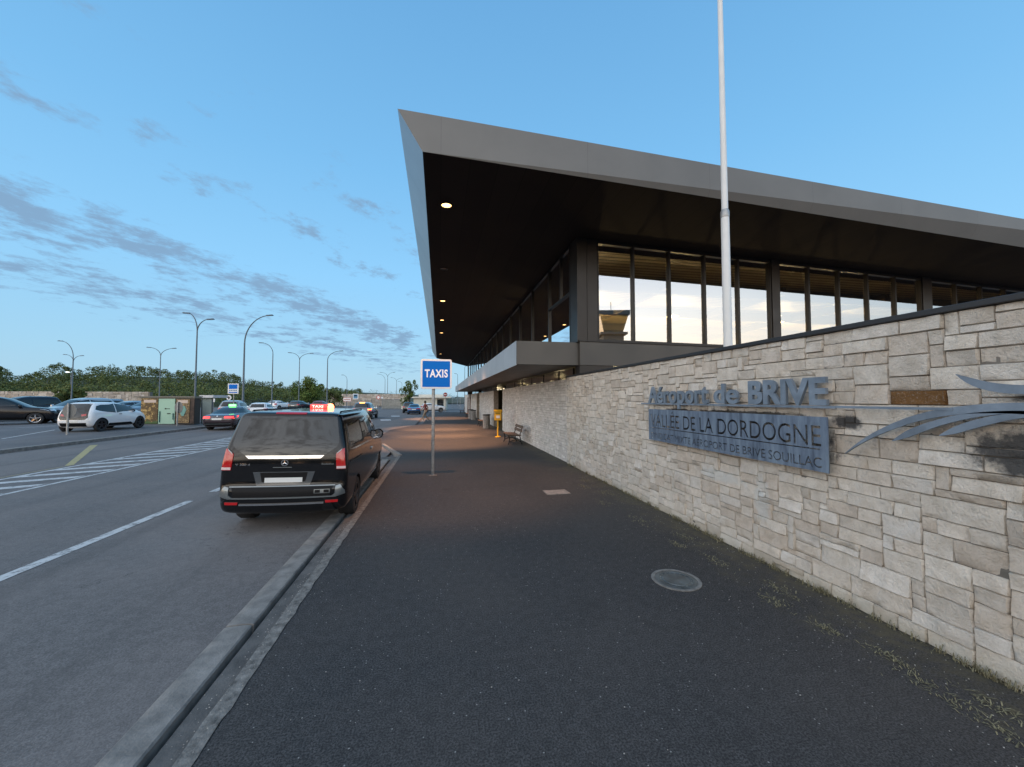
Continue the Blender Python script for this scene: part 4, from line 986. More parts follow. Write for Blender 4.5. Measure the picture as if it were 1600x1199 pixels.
street_lamp('forked lamp behind the left end of the produce kiosk', 249, 61, [(-1.9, 10), (2.1, 9.85)], 8.6)
street_lamp('tallest forked lamp rising above the right half of the kiosk', 305, 36.4, [(-.95, 10), (1.1, 9.4)], 8.2)
street_lamp('tall single-arm lamp with a long arm to the right behind the saloon taxi', 380, 37, [(2.4, 10)], 7.3, r=.10)
street_lamp('single-arm lamp reaching left above the white far-row hatchback', 425, 56, [(-1.7, 10)], 8.4)
street_lamp('forked lamp standing by the bright green roadside tree', 467, 68, [(-1.7, 10), (2.1, 9.9)], 8.7)
street_lamp('single-arm lamp reaching right over the red lit roof sign', 511, 64.5, [(2.3, 10)], 8.5, r=.10)
street_lamp('small far lamp reaching left between the red glow and the distant cluster', 542, 99, [(-1.0, 8)], 6.6)
street_lamp('single-arm far lamp at the left of the distant cluster', 601.5, 122, [(-2.2, 10)], 8.0)
street_lamp('forked far lamp, tallest of the distant cluster', 605.5, 113, [(-2.0, 10), (1.8, 10)], 8.6)
street_lamp('forked far lamp at the right of the distant cluster', 619.5, 140, [(-1.8, 10), (1.9, 9.8)], 8.6)
street_lamp('farthest small lamp just left of the young tree', 628, 154, [(-1.2, 9.2)], 8.0)
street_lamp('slim lamp seen between the taxi sign and the canopy tip', 715, 116, [(-.5, 9.9)], 9.2)
street_lamp('slim lamp close under the far end of the roof overhang', 726, 95, [(.5, 10.6)], 9.8)
street_lamp('short lamp with a glowing white head in front of the left wood', 110, 76, [(-.5, 7.1)], 6.6, lit=True)

# TAXIS sign
t = thing('taxi_sign', 'blue square TAXIS sign with white border on a galvanised post', 'road sign', (-.15, 10.65, 0))
mb = MB(); mb.tube([(0, 0, -.1), (0, 0, 3.02)], .042, 16); mb.build('post', M_galv, t, smooth=True)
def rrect(w_, h_, r_, n=6):
    P = []
    for cx, cz, a0 in ((w_/2-r_, h_/2-r_, 0), (-w_/2+r_, h_/2-r_, 90), (-w_/2+r_, -h_/2+r_, 180), (w_/2-r_, -h_/2+r_, 270)):
        for k in range(n+1): a = R(a0+90*k/n); P.append((cx+r_*math.cos(a), cz+r_*math.sin(a)))
    return P
def sign_plate(t, w_, h_, cx, cz, y, border=.07, face=None, depth=.05, edge=M_white_en, r_=.06):
    mb = MB(); mb.prism(rrect(w_, h_, r_), y, y+depth, fn=lambda a, b, h: (cx+a, h, cz+b)); p = mb.build('panel', edge, t, bevel=.006)
    if face is not None:
        mb = MB(); mb.prism(rrect(w_-2*border, h_-2*border, .012), y-.003, y+.001, fn=lambda a, b, h: (cx+a, h, cz+b)); mb.build('face', face, p)
    return p
p = sign_plate(t, .83, .80, .075, 2.73, -.10, .05, M_blue)
mb = MB(); put_text(mb, 'TAXIS', .61, .22, lambda a, b, h: (.075-.305+a, -.104-h, 2.635+b), .003, .032, space=1.12); mb.build('lettering', pm('sign_white', (.92, .95, 1.0), .4), p)
mb = MB(); mb.box(-.05, .05, -.05, .05, 2.5, 2.54); mb.box(-.05, .05, -.05, .05, 2.95, 2.99); mb.build('bracket', M_galv, t)
mb = MB(); mb.lathe([(.10, -.02), (.11, .006), (.05, .012)], 16); mb.build('footing', M_edge, t)

def post_sign(name, label, cat, px, D, zc_, w_, h_, face=None, border=.03, ptop=None, pr=.035, edge=M_white_en, grp=None, shape='rect', rz=None):
    x, y = vp((px-800)/600*D, D)
    t = thing(name, label, cat, (x, y, gr(x)), -ya if rz is None else rz, grp)
    z0 = zc_-gr(x); back = shape == 'back'
    mb = MB(); mb.tube([(0, 0, -.1), (0, 0, ptop or z0+h_/2)], pr, 10); mb.build('post', M_galv, t, smooth=True)
    if shape == 'rect': return t, sign_plate(t, w_, h_, 0, z0, -.06-pr, border, face, .04, edge, .04)
    mb = MB(); yy = pr+.005 if back else -pr-.03
    mb.lathe([(.001, yy), (w_/2, yy), (w_/2+.012, yy+.012), (w_/2, yy+.025), (.001, yy+.025)], 32, 'y', (0, 0, z0)); p = mb.build('disc', M_back if back else M_white_en, t, smooth=30)
    return t, p
t, p = post_sign('bus_stop_sign', 'blue and white bus stop sign on a thin pole above the saloon taxi', 'road sign', 365.5, 30, 2.87, .84, .80, None)
mb = MB(); z0 = 2.87-gr(t.location.x)
mb.box(-.33, .33, -.10, -.094, z0-.02, z0+.33); mb.box(-.33, .33, -.10, -.094, z0-.33, z0-.25); mb.build('face', M_blue, p)
mb = MB(); 
for k in range(5): mb.box(-.30+.125*k, -.205+.125*k, -.10, -.094, z0-.17, z0-.09)
mb.build('stripe', pm('sign_teal', (.10, .22, .33), .5), p)
t, p = post_sign('bus_stop_sign', 'small distant blue bus stop sign beside the red and white board', 'road sign', 556, 70, 2.55, 1.0, 1.0, pm('pale_blue', (.10, .28, .45), .5), .12)
mb = MB(); z0 = 2.55-gr(t.location.x); mb.box(-.28, .28, -.112, -.096, z0+.02, z0+.24); mb.build('symbol', M_under, p)
t, p = post_sign('direction_board', 'small white board with red border and lettering strokes beyond the red glow', 'road sign', 543, 70, 2.0, 1.45, .72, M_white_en, .05, edge=pm('sign_red', (.45, .03, .03), .5))
mb = MB(); z0 = 2.0-gr(t.location.x)
for k in range(6): mb.box(-.52+.18*k, -.40+.18*k, -.112, -.096, z0-.10, z0+.10)
mb.build('marks', pm('mark_red', (.40, .10, .10), .5), p)
post_sign('round_sign', 'grey back of a round sign in front of the white hatchback', 'road sign', 108, 19.6, 1.44, .72, .7, ptop=1.6, pr=.045, shape='back')
post_sign('round_sign', 'grey back of a round sign before the right side of the kiosk', 'road sign', 278.5, 26.6, 1.47, .78, .8, ptop=1.68, pr=.05, shape='back', rz=R(-27))
t, p = post_sign('round_sign', 'small round white sign with dark mark beside the bus stop pole', 'road sign', 358.5, 40, 2.2, .5, .5, shape='disc', pr=.025)
mb = MB(); z0 = 2.2-gr(t.location.x); mb.box(-.05, .05, -.066, -.05, z0-.16, z0+.16); mb.box(-.14, .14, -.066, -.05, z0-.02, z0+.06); mb.build('symbol', M_under, p)
t, p = post_sign('round_sign', 'round red rimmed speed sign in front of the far boundary wall', 'road sign', 591.5, 80, 2.42, .85, .85, shape='disc', pr=.035)
mb = MB(); z0 = 2.42-gr(t.location.x); mb.lathe([(.30, -.075), (.425, -.075), (.425, -.066), (.30, -.066)], 24, 'y', (0, 0, z0)); mb.build('rim', pm('rim_red', (.5, .03, .03), .5), p)
post_sign('notice_board', 'small white plate beside the round speed sign', 'sign', 597, 80.5, 2.35, .5, .38, None)
post_sign('notice_board', 'small white plate at the right edge of the glass shelter', 'sign', 334, 33, 1.95, .34, .3, None, pr=.02)
t, p = post_sign('round_sign', 'dark and red round no entry sign over the pale hut', 'road sign', 696, 58, 2.75, .62, .62, shape='disc', pr=.035)
mb = MB(); z0 = 2.75-gr(t.location.x); mb.lathe([(.001, -.068), (.30, -.068), (.30, -.062)], 24, 'y', (0, 0, z0)); mb.build('face', pm('deep_red', (.30, .02, .025), .5), p)
mb = MB(); mb.box(-.2, .2, -.075, -.066, z0-.05, z0+.05); mb.build('bar', M_white_en, p)
x, y = vp((80-800)/600*31.4, 31.4); t = thing('bollard', 'thin dark bollard standing before the silver off-roader', 'bollard', (x, y, gr(x)))
mb = MB(); mb.tube([(0, 0, -.05), (0, 0, 1.0)], .045, 10); mb.build('post', M_under, t); mb = MB(); mb.lathe([(.06, 1.0), (.065, 1.04), (.05, 1.08), (.001, 1.09)], 12); mb.build('cap', M_lampg, t)

# flagpole behind the wall
t = thing('flagpole', 'tall white flagpole rising from behind the stone wall', 'flagpole', (5.33, 6.30, 0))
mb = MB(); mb.tube([(0, 0, 0), (0, 0, 5.55)], [.082, .072], 20); mb.tube([(0, 0, 5.55), (0, 0, 12.5)], [.058, .038], 20); mb.build('pole', pm('white_pole', (.72, .74, .74), .35, var=.06, vscale=3), t, smooth=True)
mb = MB(); mb.lathe([(.073, 5.50), (.078, 5.52), (.078, 5.62), (.060, 5.66)], 20); mb.build('collar', M_galv, t, smooth=True)

# yellow letter box on a post
M_yell = pm('postal_yellow', (.72, .40, .02), .35, coat=.3)
t = thing('letter_box', 'yellow letter box on a yellow post in front of the dark doorway', 'letter box', (3.16, 20.75, 0), R(-6))
mb = MB(); mb.tube([(0, 0, .02), (0, 0, .92)], .045, 14); mb.lathe([(.17, 0), (.17, .02), (.06, .07)], 18); mb.build('post', M_yell, t, smooth=40)
mb = MB(); mb.box(-.185, .185, -.16, .16, .90, 1.40); bx = mb.build('box', M_yell, t, bevel=.02)
mb = MB(); mb.hexa([(-.23, -.21, 1.39), (.23, -.21, 1.39), (.23, .19, 1.39), (-.23, .19, 1.39)], [(-.22, -.16, 1.47), (.22, -.16, 1.47), (.20, .17, 1.49), (-.20, .17, 1.49)]); mb.build('lid', M_yell, t, bevel=.012)
mb = MB(); mb.box(-.13, .13, -.176, -.168, 1.28, 1.305); mb.build('slot', M_under, bx)
mb = MB(); mb.box(-.10, .10, -.175, -.168, 1.03, 1.17); mb.build('notice', M_white_en, bx)

# benches
M_wood = pm('weathered_wood', (.13, .085, .055), .75, var=.4, vscale=8, bump=.3, bscale=30)
M_ironb = pm('black_cast_iron', (.012, .012, .013), .45, .3)
def make_bench(label, grp):
    t = thing('bench', label, 'bench', (0, 0, 0), 0, grp)
    for sx in (-.62, .62):
        mb = MB()
        mb.tube([(sx, -.34, .0), (sx, -.30, .10), (sx, -.27, .25), (sx, -.31, .38), (sx, -.33, .43)], .024, 8)
        mb.tube([(sx, .30, .0), (sx, .24, .16), (sx, .20, .36), (sx, .21, .48), (sx, .27, .66), (sx, .31, .86)], .024, 8)
        mb.tube([(sx, -.33, .42), (sx, -.05, .40), (sx, .20, .39)], .022, 8)
        mb.tube([(sx, -.29, .12), (sx, -.10, .20), (sx, .10, .20), (sx, .26, .10)], .018, 8)
        mb.build('end_frame', M_ironb, t, smooth=True)
    for k in range(5):
        y = -.33+.115*k; mb = MB(); mb.box(-.82, .82, y, y+.085, .425-.006*k, .460-.006*k); mb.build('seat_slat', M_wood, t, bevel=.006)
    for k, (y, z) in enumerate(((.235, .56), (.275, .72))):
        mb = MB(); mb.hexa([(-.82, y-.02, z), (.82, y-.02, z), (.82, y+.01, z), (-.82, y+.01, z)], [(-.82, y+.015, z+.125), (.82, y+.015, z+.125), (.82, y+.045, z+.125), (-.82, y+.045, z+.125)]); mb.build('back_slat', M_wood, t, bevel=.006)
    return t
bg_ = 'benches along the stone facade'
b0 = make_bench('nearest wooden bench with black iron ends against the stone facade', bg_); b0.location = (3.42, 17.75, 0); b0.rotation_euler = (0, 0, R(-90))
copy_tree(b0, (3.30, 29.3, 0), R(-90), 'bench between the two nearest grey litter bins')
copy_tree(b0, (3.35, 43.4, 0), R(-90), 'bench just beyond the far pair of litter bins')
copy_tree(b0, (3.35, 56.0, 0), R(-90), 'farthest bench near the end of the facade')
# concrete litter bins
M_bin = pm('bin_concrete', (.24, .235, .225), .9, var=.3, vscale=8, bump=.6, bscale=60)
def make_bin(label):
    t = thing('litter_bin', label, 'litter bin', (0, 0, 0), 0, 'concrete litter bins along the facade')
    mb = MB(); mb.lathe([(.24, 0), (.25, .03), (.25, .86), (.235, .90)], 10); mb.build('body', M_bin, t)
    mb = MB(); mb.lathe([(.27, .90), (.28, .93), (.27, .99), (.18, .99), (.17, .93)], 20); mb.build('rim', pm('bin_rim', (.05, .05, .05), .6), t, smooth=30)
    mb = MB(); mb.lathe([(.17, .86), (.001, .86)], 16); mb.build('liner', M_under, t)
    return t
n0 = make_bin('nearest grey concrete litter bin, standing past the yellow letter box'); n0.location = (3.30, 27.0, 0)
copy_tree(n0, (3.35, 38.2, 0), 0, 'second grey litter bin, just past the bench behind the first bin')
copy_tree(n0, (3.30, 40.6, 0), 0, 'third and farthest grey litter bin along the facade')

# produce kiosk and glass shelter on the island
def kiosk():
    cx, cy = vp((263-800)/600*27.6, 27.6)
    t = thing('produce_kiosk', 'low kiosk wrapped in pictures of potatoes and wheat with a mint green door', 'kiosk', (cx, cy, gr(cx)), -ya+R(3))
    Wk, Hk = 3.7, 1.92
    mb = MB(); mb.box(-Wk/2, Wk/2, .02, .55, 0, Hk); mb.build('wall', pm('kiosk_dark', (.05, .045, .04), .7), t)
    mb = MB(); mb.box(-Wk/2-.40, Wk/2+.05, -.12, .70, Hk+.03, Hk+.10); mb.box(-Wk/2-.05, Wk/2+.05, -.06, .6, Hk-.05, Hk+.03); mb.build('roof', pm('kiosk_roof', (.20, .19, .16), .7), t)
    def pict(name, cols, sc1, dist=0., stripes=False):
        m = bpy.data.materials.new(name); m.use_nodes = True; k = NT(m.node_tree); b = m.node_tree.nodes['Principled BSDF']
        ob = k.n('ShaderNodeTexCoord').outputs['Object']; x, y, z = k.xyz(ob)
        vo = k.n('ShaderNodeTexVoronoi'); k.put(vo.inputs['Vector'], k.v('ADD', ob, k.v('SCALE', k.comb(k.noise(ob, 4), k.noise(ob, 5), 0)))); vo.inputs['Scale'].default_value = sc1
        c = k.ramp(k.m('ADD', k.m('MULTIPLY', vo.outputs['Distance'], 1.2), k.m('MULTIPLY', k.noise(ob, 3), .3)), cols)
        cellv = k.xyz(vo.outputs['Color'])[0]; c = k.mix(k.m('MULTIPLY', cellv, .35), c, (.10, .06, .02))
        c = k.mix(k.ss(k.m('ADD', z, k.m('MULTIPLY', k.noise(ob, 2.5), .5)), .62, .42), c, (.05, .11, .03)) if not stripes else c
        k.put(b.inputs['Base Color'], c); b.inputs['Roughness'].default_value = .5
        return m
    pot = pict('potato_picture', [(0, (.74, .56, .26)), (.45, (.55, .36, .12)), (.8, (.10, .06, .02))], 3.4)
    whe = pict('wheat_picture', [(0, (.68, .54, .30)), (.4, (.52, .37, .17)), (.9, (.14, .09, .05))], 9, stripes=True)
    def pnl(name, x0, x1, z0, z1, m, d=.0, par=None):
        mb = MB(); mb.box(x0, x1, -.03-d, .0-d, z0, z1); return mb.build(name, m, par or t)
    a = pnl('picture_panel', -1.80, -.66, .06, 1.86, pot)
    pnl('title_strip', -1.62, -.78, 1.56, 1.76, pm('title_pale', (.62, .50, .42), .6), .012, a)
    dd = pnl('door', -.60, .52, .04, 1.84, pm('mint_panel', (.36, .56, .43), .5), .01)
    mb = MB(); mb.box(-.16, -.06, -.05, -.035, 1.08, 1.17); mb.box(-.04, .18, -.05, -.035, 1.10, 1.14); mb.box(.0, .24, -.05, -.035, .74, .80); mb.build('emblem_marks', M_under, dd)
    mb = MB(); mb.tube([(-.48, -.07, .15), (-.48, -.07, .95)], .03, 8); mb.tube([(.44, -.07, .35), (.44, -.07, .8)], .03, 8); mb.build('handle', pm('teal_bar', (.02, .09, .10), .5), dd)
    b2 = pnl('picture_panel', .60, 1.52, .10, 1.82, whe)
    pnl('title_strip', .70, 1.40, 1.52, 1.74, pm('title_pale', (.62, .50, .42), .6), .012, b2)
    mb = MB(); mb.prism([(.80, 1.1), (.95, 1.30), (1.20, 1.32), (1.32, 1.05), (1.15, .60), (.98, .62)], -.052, -.034, fn=lambda a_, b_, h: (a_, h, b_)); mb.build('leaflet_panel', pm('turquoise', (.20, .42, .36), .5), b2)
    pnl('picture_panel', 1.58, 1.84, .08, 1.84, pm('dark_picture', (.07, .045, .035), .6, var=.7, vscale=4))
    return t
kiosk()
cx, cy = vp((327-800)/600*29.5, 29.5)
t = thing('glass_shelter', 'small glass shelter with a white fascia at the right end of the kiosk', 'shelter', (cx, cy, gr(cx)), -ya)
mb = MB(); mb.box(-.52, .55, -.3, 1.2, 2.02, 2.22); mb.build('roof', pm('shelter_white', (.58, .60, .63), .4), t, bevel=.01)
mb = MB(); mb.box(-.48, .28, -.05, -.03, .10, 2.0); mb.build('glass_panel', pm('frosted_glass', (.36, .43, .41), .25), t)
for xx in (-.5, .30):
    mb = MB(); mb.box(xx-.03, xx+.03, -.08, 0, 0, 2.02); mb.build('post', M_lampg, t)
mb = MB(); mb.box(-.46, .26, .0, .03, .12, 1.98); mb.build('back_panel', pm('timetable_back', (.42, .50, .48), .5), t)

# ================================================================ FAR SETTING: hut, gate, fences, walls
x, y = vp((674-800)/600*76, 76)
t = thing('gate_hut', 'low pale hut with flat roof and dark window beyond the end of the pavement', 'building', (x, y, gr(x)), -ya)
M_cream = pm('cream_render', (.62, .61, .52), .8, var=.08, vscale=1)
mb = MB(); mb.box(-3.5, 2.6, 0, 4, 0, 2.35); mb.build('wall', M_cream, t)
mb = MB(); mb.box(-4.3, 4.0, -.5, 4.5, 2.35, 2.62); mb.box(-2.6, 2.2, .4, 3.8, 2.62, 3.05); mb.build('roof', pm('hut_roof', (.66, .65, .58), .7), t)
mb = MB(); mb.box(1.22, 2.45, -.02, .05, .55, 2.1); wd = mb.build('window', M_gl, t)
mb = MB(); mb.box(1.80, 1.86, -.035, -.02, .55, 2.1); mb.box(1.15, 1.22, -.04, .05, .5, 2.15); mb.box(1.22, 2.5, -.04, .05, .45, .55); mb.build('window_frame', M_frame, wd)
mb = MB(); mb.box(2.45, 2.95, -.06, .4, 0, 2.35); mb.build('pier', M_cream, t)
x, y = vp((612-800)/600*82, 82)
M_mesh = pm('gate_grey', (.27, .28, .26), .7, .2, var=.25, vscale=2)
t = thing('sliding_gate', 'grey boarded sliding gate between pale pillars at the far boundary', 'gate', (x, y, gr(x)), -ya)
mb = MB()
for k in range(22): mb.box(-2.05+.19*k, -2.05+.19*k+.15, -.02, .02, .08, 2.0)
mb.build('board_panel', M_mesh, t)
mb = MB(); mb.box(-2.1, 2.15, -.035, .035, 1.98, 2.06); mb.box(-2.1, 2.15, -.035, .035, .03, .10); mb.build('gate_frame', M_lampg, t)
x, y = vp((630-800)/600*82, 82)
t = thing('gate_pillar', 'square pale gate pillar right of the grey sliding gate', 'pillar', (x, y, gr(x)), -ya)
mb = MB(); mb.box(-.3, .3, -.25, .25, 0, 2.45); mb.build('shaft', M_cream, t); mb = MB(); mb.box(-.38, .38, -.32, .32, 2.45, 2.55); mb.build('cap', M_cream, t)
x, y = vp((573-800)/600*84, 84)
t = thing('mesh_fence', 'see-through grey mesh fence left of the sliding gate', 'fence', (x, y, gr(x)), -ya)
mb = MB()
for k in range(60): mb.tube([(-3.6+.12*k, 0, .05), (-3.6+.12*k, 0, 1.9)], .012, 5)
for z in (.1, .7, 1.3, 1.88): mb.tube([(-3.6, 0, z), (3.5, 0, z)], .018, 5)
mb.build('wire_panel', M_back, t)
for k in range(4):
    mb = MB(); mb.box(-3.6+2.36*k-.04, -3.6+2.36*k+.04, -.04, .04, 0, 2.0); mb.build('post', M_lampg, t)
x, y = vp((708-800)/600*84, 84)
t = thing('mesh_fence', 'pale mesh fence between the hut and the end of the terminal', 'fence', (x, y, gr(x)), -ya)
mb = MB()
for k in range(30): mb.tube([(-.2+.12*k, 0, .05), (-.2+.12*k, 0, 2.3)], .014, 5)
for z in (.1, .8, 1.5, 2.28): mb.tube([(-.2, 0, z), (3.3, 0, z)], .02, 5)
mb.build('wire_panel', M_galv, t)
for k in range(3):
    mb = MB(); mb.box(-.2+1.74*k-.04, -.2+1.74*k+.04, -.04, .04, 0, 2.4); mb.build('post', M_galv, t)
def far_wall(label, px0, D0, px1, D1, h0, h1, seed):
    a = Vector((*vp((px0-800)/600*D0, D0), 0)); b = Vector((*vp((px1-800)/600*D1, D1), 0)); L = (b-a).length; d = (b-a).normalized()
    t = thing('boundary_wall', label, 'wall', (a.x, a.y, 0)); mb = MB(); cols = []
    ashlar(mb, cols, 0, 0, L, 0, h1, .3, (1, 1, 2, 2, 3), (.5, 1.4), .35, seed, depth=.12, gap=.02, palette=[(.50, .44, .37), (.56, .50, .43), (.44, .38, .31), (.60, .55, .49), (.47, .41, .36)])
    nr = Vector((d.y, -d.x, 0)); nr = nr if nr.dot(-a) > 0 else -nr
    mb.v = [tuple(d*p[1]-nr*p[0]+Vector((0, 0, p[2]+h0))) for p in mb.v]
    o = mb.build('stone_facing', M_stone_far, t, smooth=50, fix=False); set_tone(o, cols)
    mb = MB(); q = [Vector((0, 0, 0))-nr*.02, d*L-nr*.02, d*L-nr*.9, -nr*.9]; mb.prism([(v.x, v.y) for v in q], 0, h0+h1-.05); mb.build('core', M_joint, t)
far_wall('long rough pale stone bank wall behind the left car park', -170, 72, 234, 80, 0.3, 3.3, 51)
far_wall('pale stone bank wall beyond the red glow', 512, 105, 640, 112, .2, 3.2, 52)

# ================================================================ VEGETATION
M_leafF = leaf_mat('forest_leaves', (.045, .068, .024), (.095, .128, .042), (.165, .19, .068))
M_leafB = leaf_mat('fresh_leaves', (.035, .060, .014), (.080, .125, .028), (.13, .17, .045))
M_bark = pm('bark', (.06, .045, .035), .9, var=.4, vscale=8, bump=.8)
def leaves(blobs, n_per, size, seed, tone_base=.5):
    """blobs: list of (centre, radii, tone); returns verts, faces, tones of small bent leaf clumps through the volumes"""
    r_ = np.random.default_rng(seed); V, T_ = [], []
    for (c, rad, tn), n in zip(blobs, n_per if hasattr(n_per, '__len__') else [n_per]*len(blobs)):
        d = r_.normal(size=(n, 3)); d /= np.linalg.norm(d, axis=1)[:, None]
        rr = r_.uniform(.45, 1.08, n)**.6
        p = np.array(c)+d*rr[:, None]*np.array(rad)
        a = r_.normal(size=(n, 3)); a /= np.linalg.norm(a, axis=1)[:, None]
        nrm = d*.8+r_.normal(size=(n, 3))*.5; b = np.cross(nrm, a); b /= np.linalg.norm(b, axis=1)[:, None]+1e-9; a = np.cross(b, nrm); a /= np.linalg.norm(a, axis=1)[:, None]+1e-9
        s = size*r_.uniform(.55, 1.3, n)[:, None]
        V.append(np.stack([p-a*s, p+b*s*.6, p+a*s, p-b*s*.6], 1).reshape(-1, 3))
        T_.append(np.repeat(np.clip(tn+r_.normal(0, .16, n), 0, 1), 4))
    return np.concatenate(V), np.concatenate(T_)
def leaf_obj(name, blobs, n_per, size, seed, mat, parent=None):
    V, T_ = leaves(blobs, n_per, size, seed); n = len(V)//4
    me = bpy.data.meshes.new(name); me.vertices.add(len(V)); me.vertices.foreach_set('co', V.astype(np.float32).ravel())
    me.loops.add(len(V)); me.loops.foreach_set('vertex_index', np.arange(len(V), dtype=np.int32)); me.polygons.add(n)
    me.polygons.foreach_set('loop_start', np.arange(0, len(V), 4, dtype=np.int32)); me.update(); me.validate()
    at = me.color_attributes.new('tone', 'FLOAT_COLOR', 'POINT'); arr = np.ones((len(V), 4), np.float32); arr[:, :3] = T_[:, None]; at.data.foreach_set('color', arr.ravel())
    me.materials.append(mat); o = bpy.data.objects.new(name, me); col.objects.link(o)
    if parent: o.parent = parent
    return o
RX = [-400, -200, -60, 0, 20, 45, 60, 78, 95, 112, 130, 150, 175, 240, 290, 340, 400, 450, 500, 560, 640, 700, 760, 900]
RY = [566, 570, 566, 570, 586, 584, 580, 569, 566, 577, 579, 569, 571, 572, 577, 579, 592, 599, 604, 607, 612, 617, 620, 622]
def ridge(px): return float(np.interp(px, RX, RY))
blobs, cnt = [], []
def crown(px, D, ztop, wd, tone, n):
    x, y = vp((px-800)/600*D, D); hgt = min(ztop-1.0, wd*1.25)
    for k in range(rnd.randint(3, 6)):
        f = rnd.uniform(.30, .95); s = wd*(1.1-f)*.55+wd*.14
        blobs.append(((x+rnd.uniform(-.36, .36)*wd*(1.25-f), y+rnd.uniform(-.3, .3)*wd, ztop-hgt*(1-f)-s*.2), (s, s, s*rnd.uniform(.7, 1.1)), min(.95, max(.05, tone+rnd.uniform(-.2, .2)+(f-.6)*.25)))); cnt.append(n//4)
rnd = random.Random(5)
hillpts = []
for row, (D, fr) in enumerate([(88, .30), (98, .48), (110, .66), (124, .84), (140, 1.0)]):
    px = -330.
    while px < 560:
        Dp = D*(1+max(0, (px-330))/330*.9)
        step = rnd.uniform(2.6, 5.2)/Dp*600; px += step*.62
        zr = 2.05+(624-ridge(px))*Dp/600
        zt = 2.6+(zr-2.6)*fr
        zt += rnd.uniform(-.6, .4) if row < 4 else rnd.uniform(-.8, .3)
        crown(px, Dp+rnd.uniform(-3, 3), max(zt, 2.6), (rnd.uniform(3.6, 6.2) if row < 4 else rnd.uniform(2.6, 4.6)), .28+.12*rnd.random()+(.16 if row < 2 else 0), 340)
px = 480.
while px < 900:
    px += rnd.uniform(4, 9); D = rnd.uniform(250, 300); zr = 2.05+(624-ridge(px))*D/600
    crown(px, D, max(zr+rnd.uniform(-1.5, .4), 4), rnd.uniform(6, 10), .22, 90)
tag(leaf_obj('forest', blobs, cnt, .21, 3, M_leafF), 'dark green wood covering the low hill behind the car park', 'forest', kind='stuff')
blobs, cnt = [], []
for k in range(90):      # the tree belt behind the photographer, seen only in the window reflections
    x = rnd.uniform(-130, 60); y = -75-abs(x)*.05+rnd.uniform(-6, 6); h = rnd.uniform(5.5, 11.5)
    for j in range(4):
        s = rnd.uniform(2.2, 4); blobs.append(((x+rnd.uniform(-2, 2), y+rnd.uniform(-2, 2), rnd.uniform(.25, .9)*h), (s, s, s), .3)); cnt.append(60)
tag(leaf_obj('tree_belt', blobs, cnt, .8, 4, M_leafF), 'dark belt of trees across the road opposite the terminal', 'forest', kind='stuff')
# hill under the wood
mb = MB(); pxs = np.linspace(-420, 900, 67); ds = [82, 95, 115, 145, 330]
vs = []
for px in pxs:
    for i, D in enumerate(ds):
        Dp = D*(1+max(0, (px-330))/330*.9) if i < 4 else 420
        zr = 2.05+(624-ridge(px))*min(Dp, 150*(1+max(0, px-330)/330*.9))/600
        z = [.2, 2.0, zr*.45, zr*.72, zr*.72][i]; x, y = vp((px-800)/600*Dp, Dp); vs.append((x, y, z))
n = len(ds); mb.add(vs, [(i*n+j, (i+1)*n+j, (i+1)*n+j+1, i*n+j+1) for i in range(len(pxs)-1) for j in range(n-1)])
struct('hill', mb, pm('hill_undergrowth', (.035, .045, .02), .95, var=.5, vscale=.4), smooth=True)
def tree(name, label, px, D, h, wd, mat, trunk_h, seed, nb=9, n=420, size=.17, open_=False):
    x, y = vp((px-800)/600*D, D); t = thing(name, label, 'tree', (x, y, gr(x)), 0); r_ = random.Random(seed)
    mb = MB(); mb.tube([(0, 0, -.1), (.03, 0, trunk_h*.5), (-.02, .03, trunk_h), (.05, 0, h*.8)], [wd*.035+.05, wd*.03+.04, wd*.025+.03, .02], 9)
    tips = []
    for k in range(8):
        a = k*2.4+r_.random(); z0 = trunk_h+(h-trunk_h)*r_.uniform(0, .45); rr = wd*.42*r_.uniform(.5, 1); z1 = min(h, z0+rr*(1.9 if open_ else .9))
        tip = (rr*math.cos(a), rr*math.sin(a), z1); tips.append(tip)
        mb.tube([(0, 0, z0), (rr*.45*math.cos(a), rr*.45*math.sin(a), z0+(z1-z0)*.4), tip], [.035+wd*.008, .025+wd*.004, .01], 6)
    mb.build('trunk', M_bark, t, smooth=True)
    bl = []
    for k in range(nb):
        f = (k+.5)/nb; zz = trunk_h*.75+(h-trunk_h*.75)*f; sp = wd*.5*math.sin(math.pi*min(.95, .22+f*.78))
        a = r_.uniform(0, 6.28); rr = sp*r_.uniform(.2, .75); s = wd*r_.uniform(.14, .25)*(1.15-f*.4)
        bl.append(((rr*math.cos(a), rr*math.sin(a), zz), (s, s, s*.8), .35+.35*r_.random()))
    for tp in tips: s = wd*r_.uniform(.07, .15); bl.append((tp, (s, s, s*(1.7 if open_ else .9)), .4+.4*r_.random()))
    leaf_obj('crown', bl, n//3, size, seed, mat, t)
tree('roadside_tree', 'bright green rounded tree in front of the dark wood above the van roof', 482, 78, 5.6, 6.6, M_leafB, .7, 21, nb=16, n=700, size=.17)
tree('roadside_tree', 'olive green tree low behind the red lit roof sign', 522, 88, 3.9, 5.0, M_leafF, .7, 22, nb=10, n=480)
tree('young_tree', 'young tree with upright shoots beside the bright blue car', 639, 66, 5.1, 3.3, M_leafB, 1.0, 23, nb=10, n=330, size=.13, open_=True)
tree('pine_tree', 'dark pine crown at the far left edge above the wood', -22, 92, 12, 6.5, M_leafF, 5, 24, nb=9, n=420, size=.28)
tree('shrub', 'dense green shrub breaking the pale bank wall on the left', 110, 71, 3.9, 5.2, M_leafF, .3, 25, nb=14, n=600, size=.22)

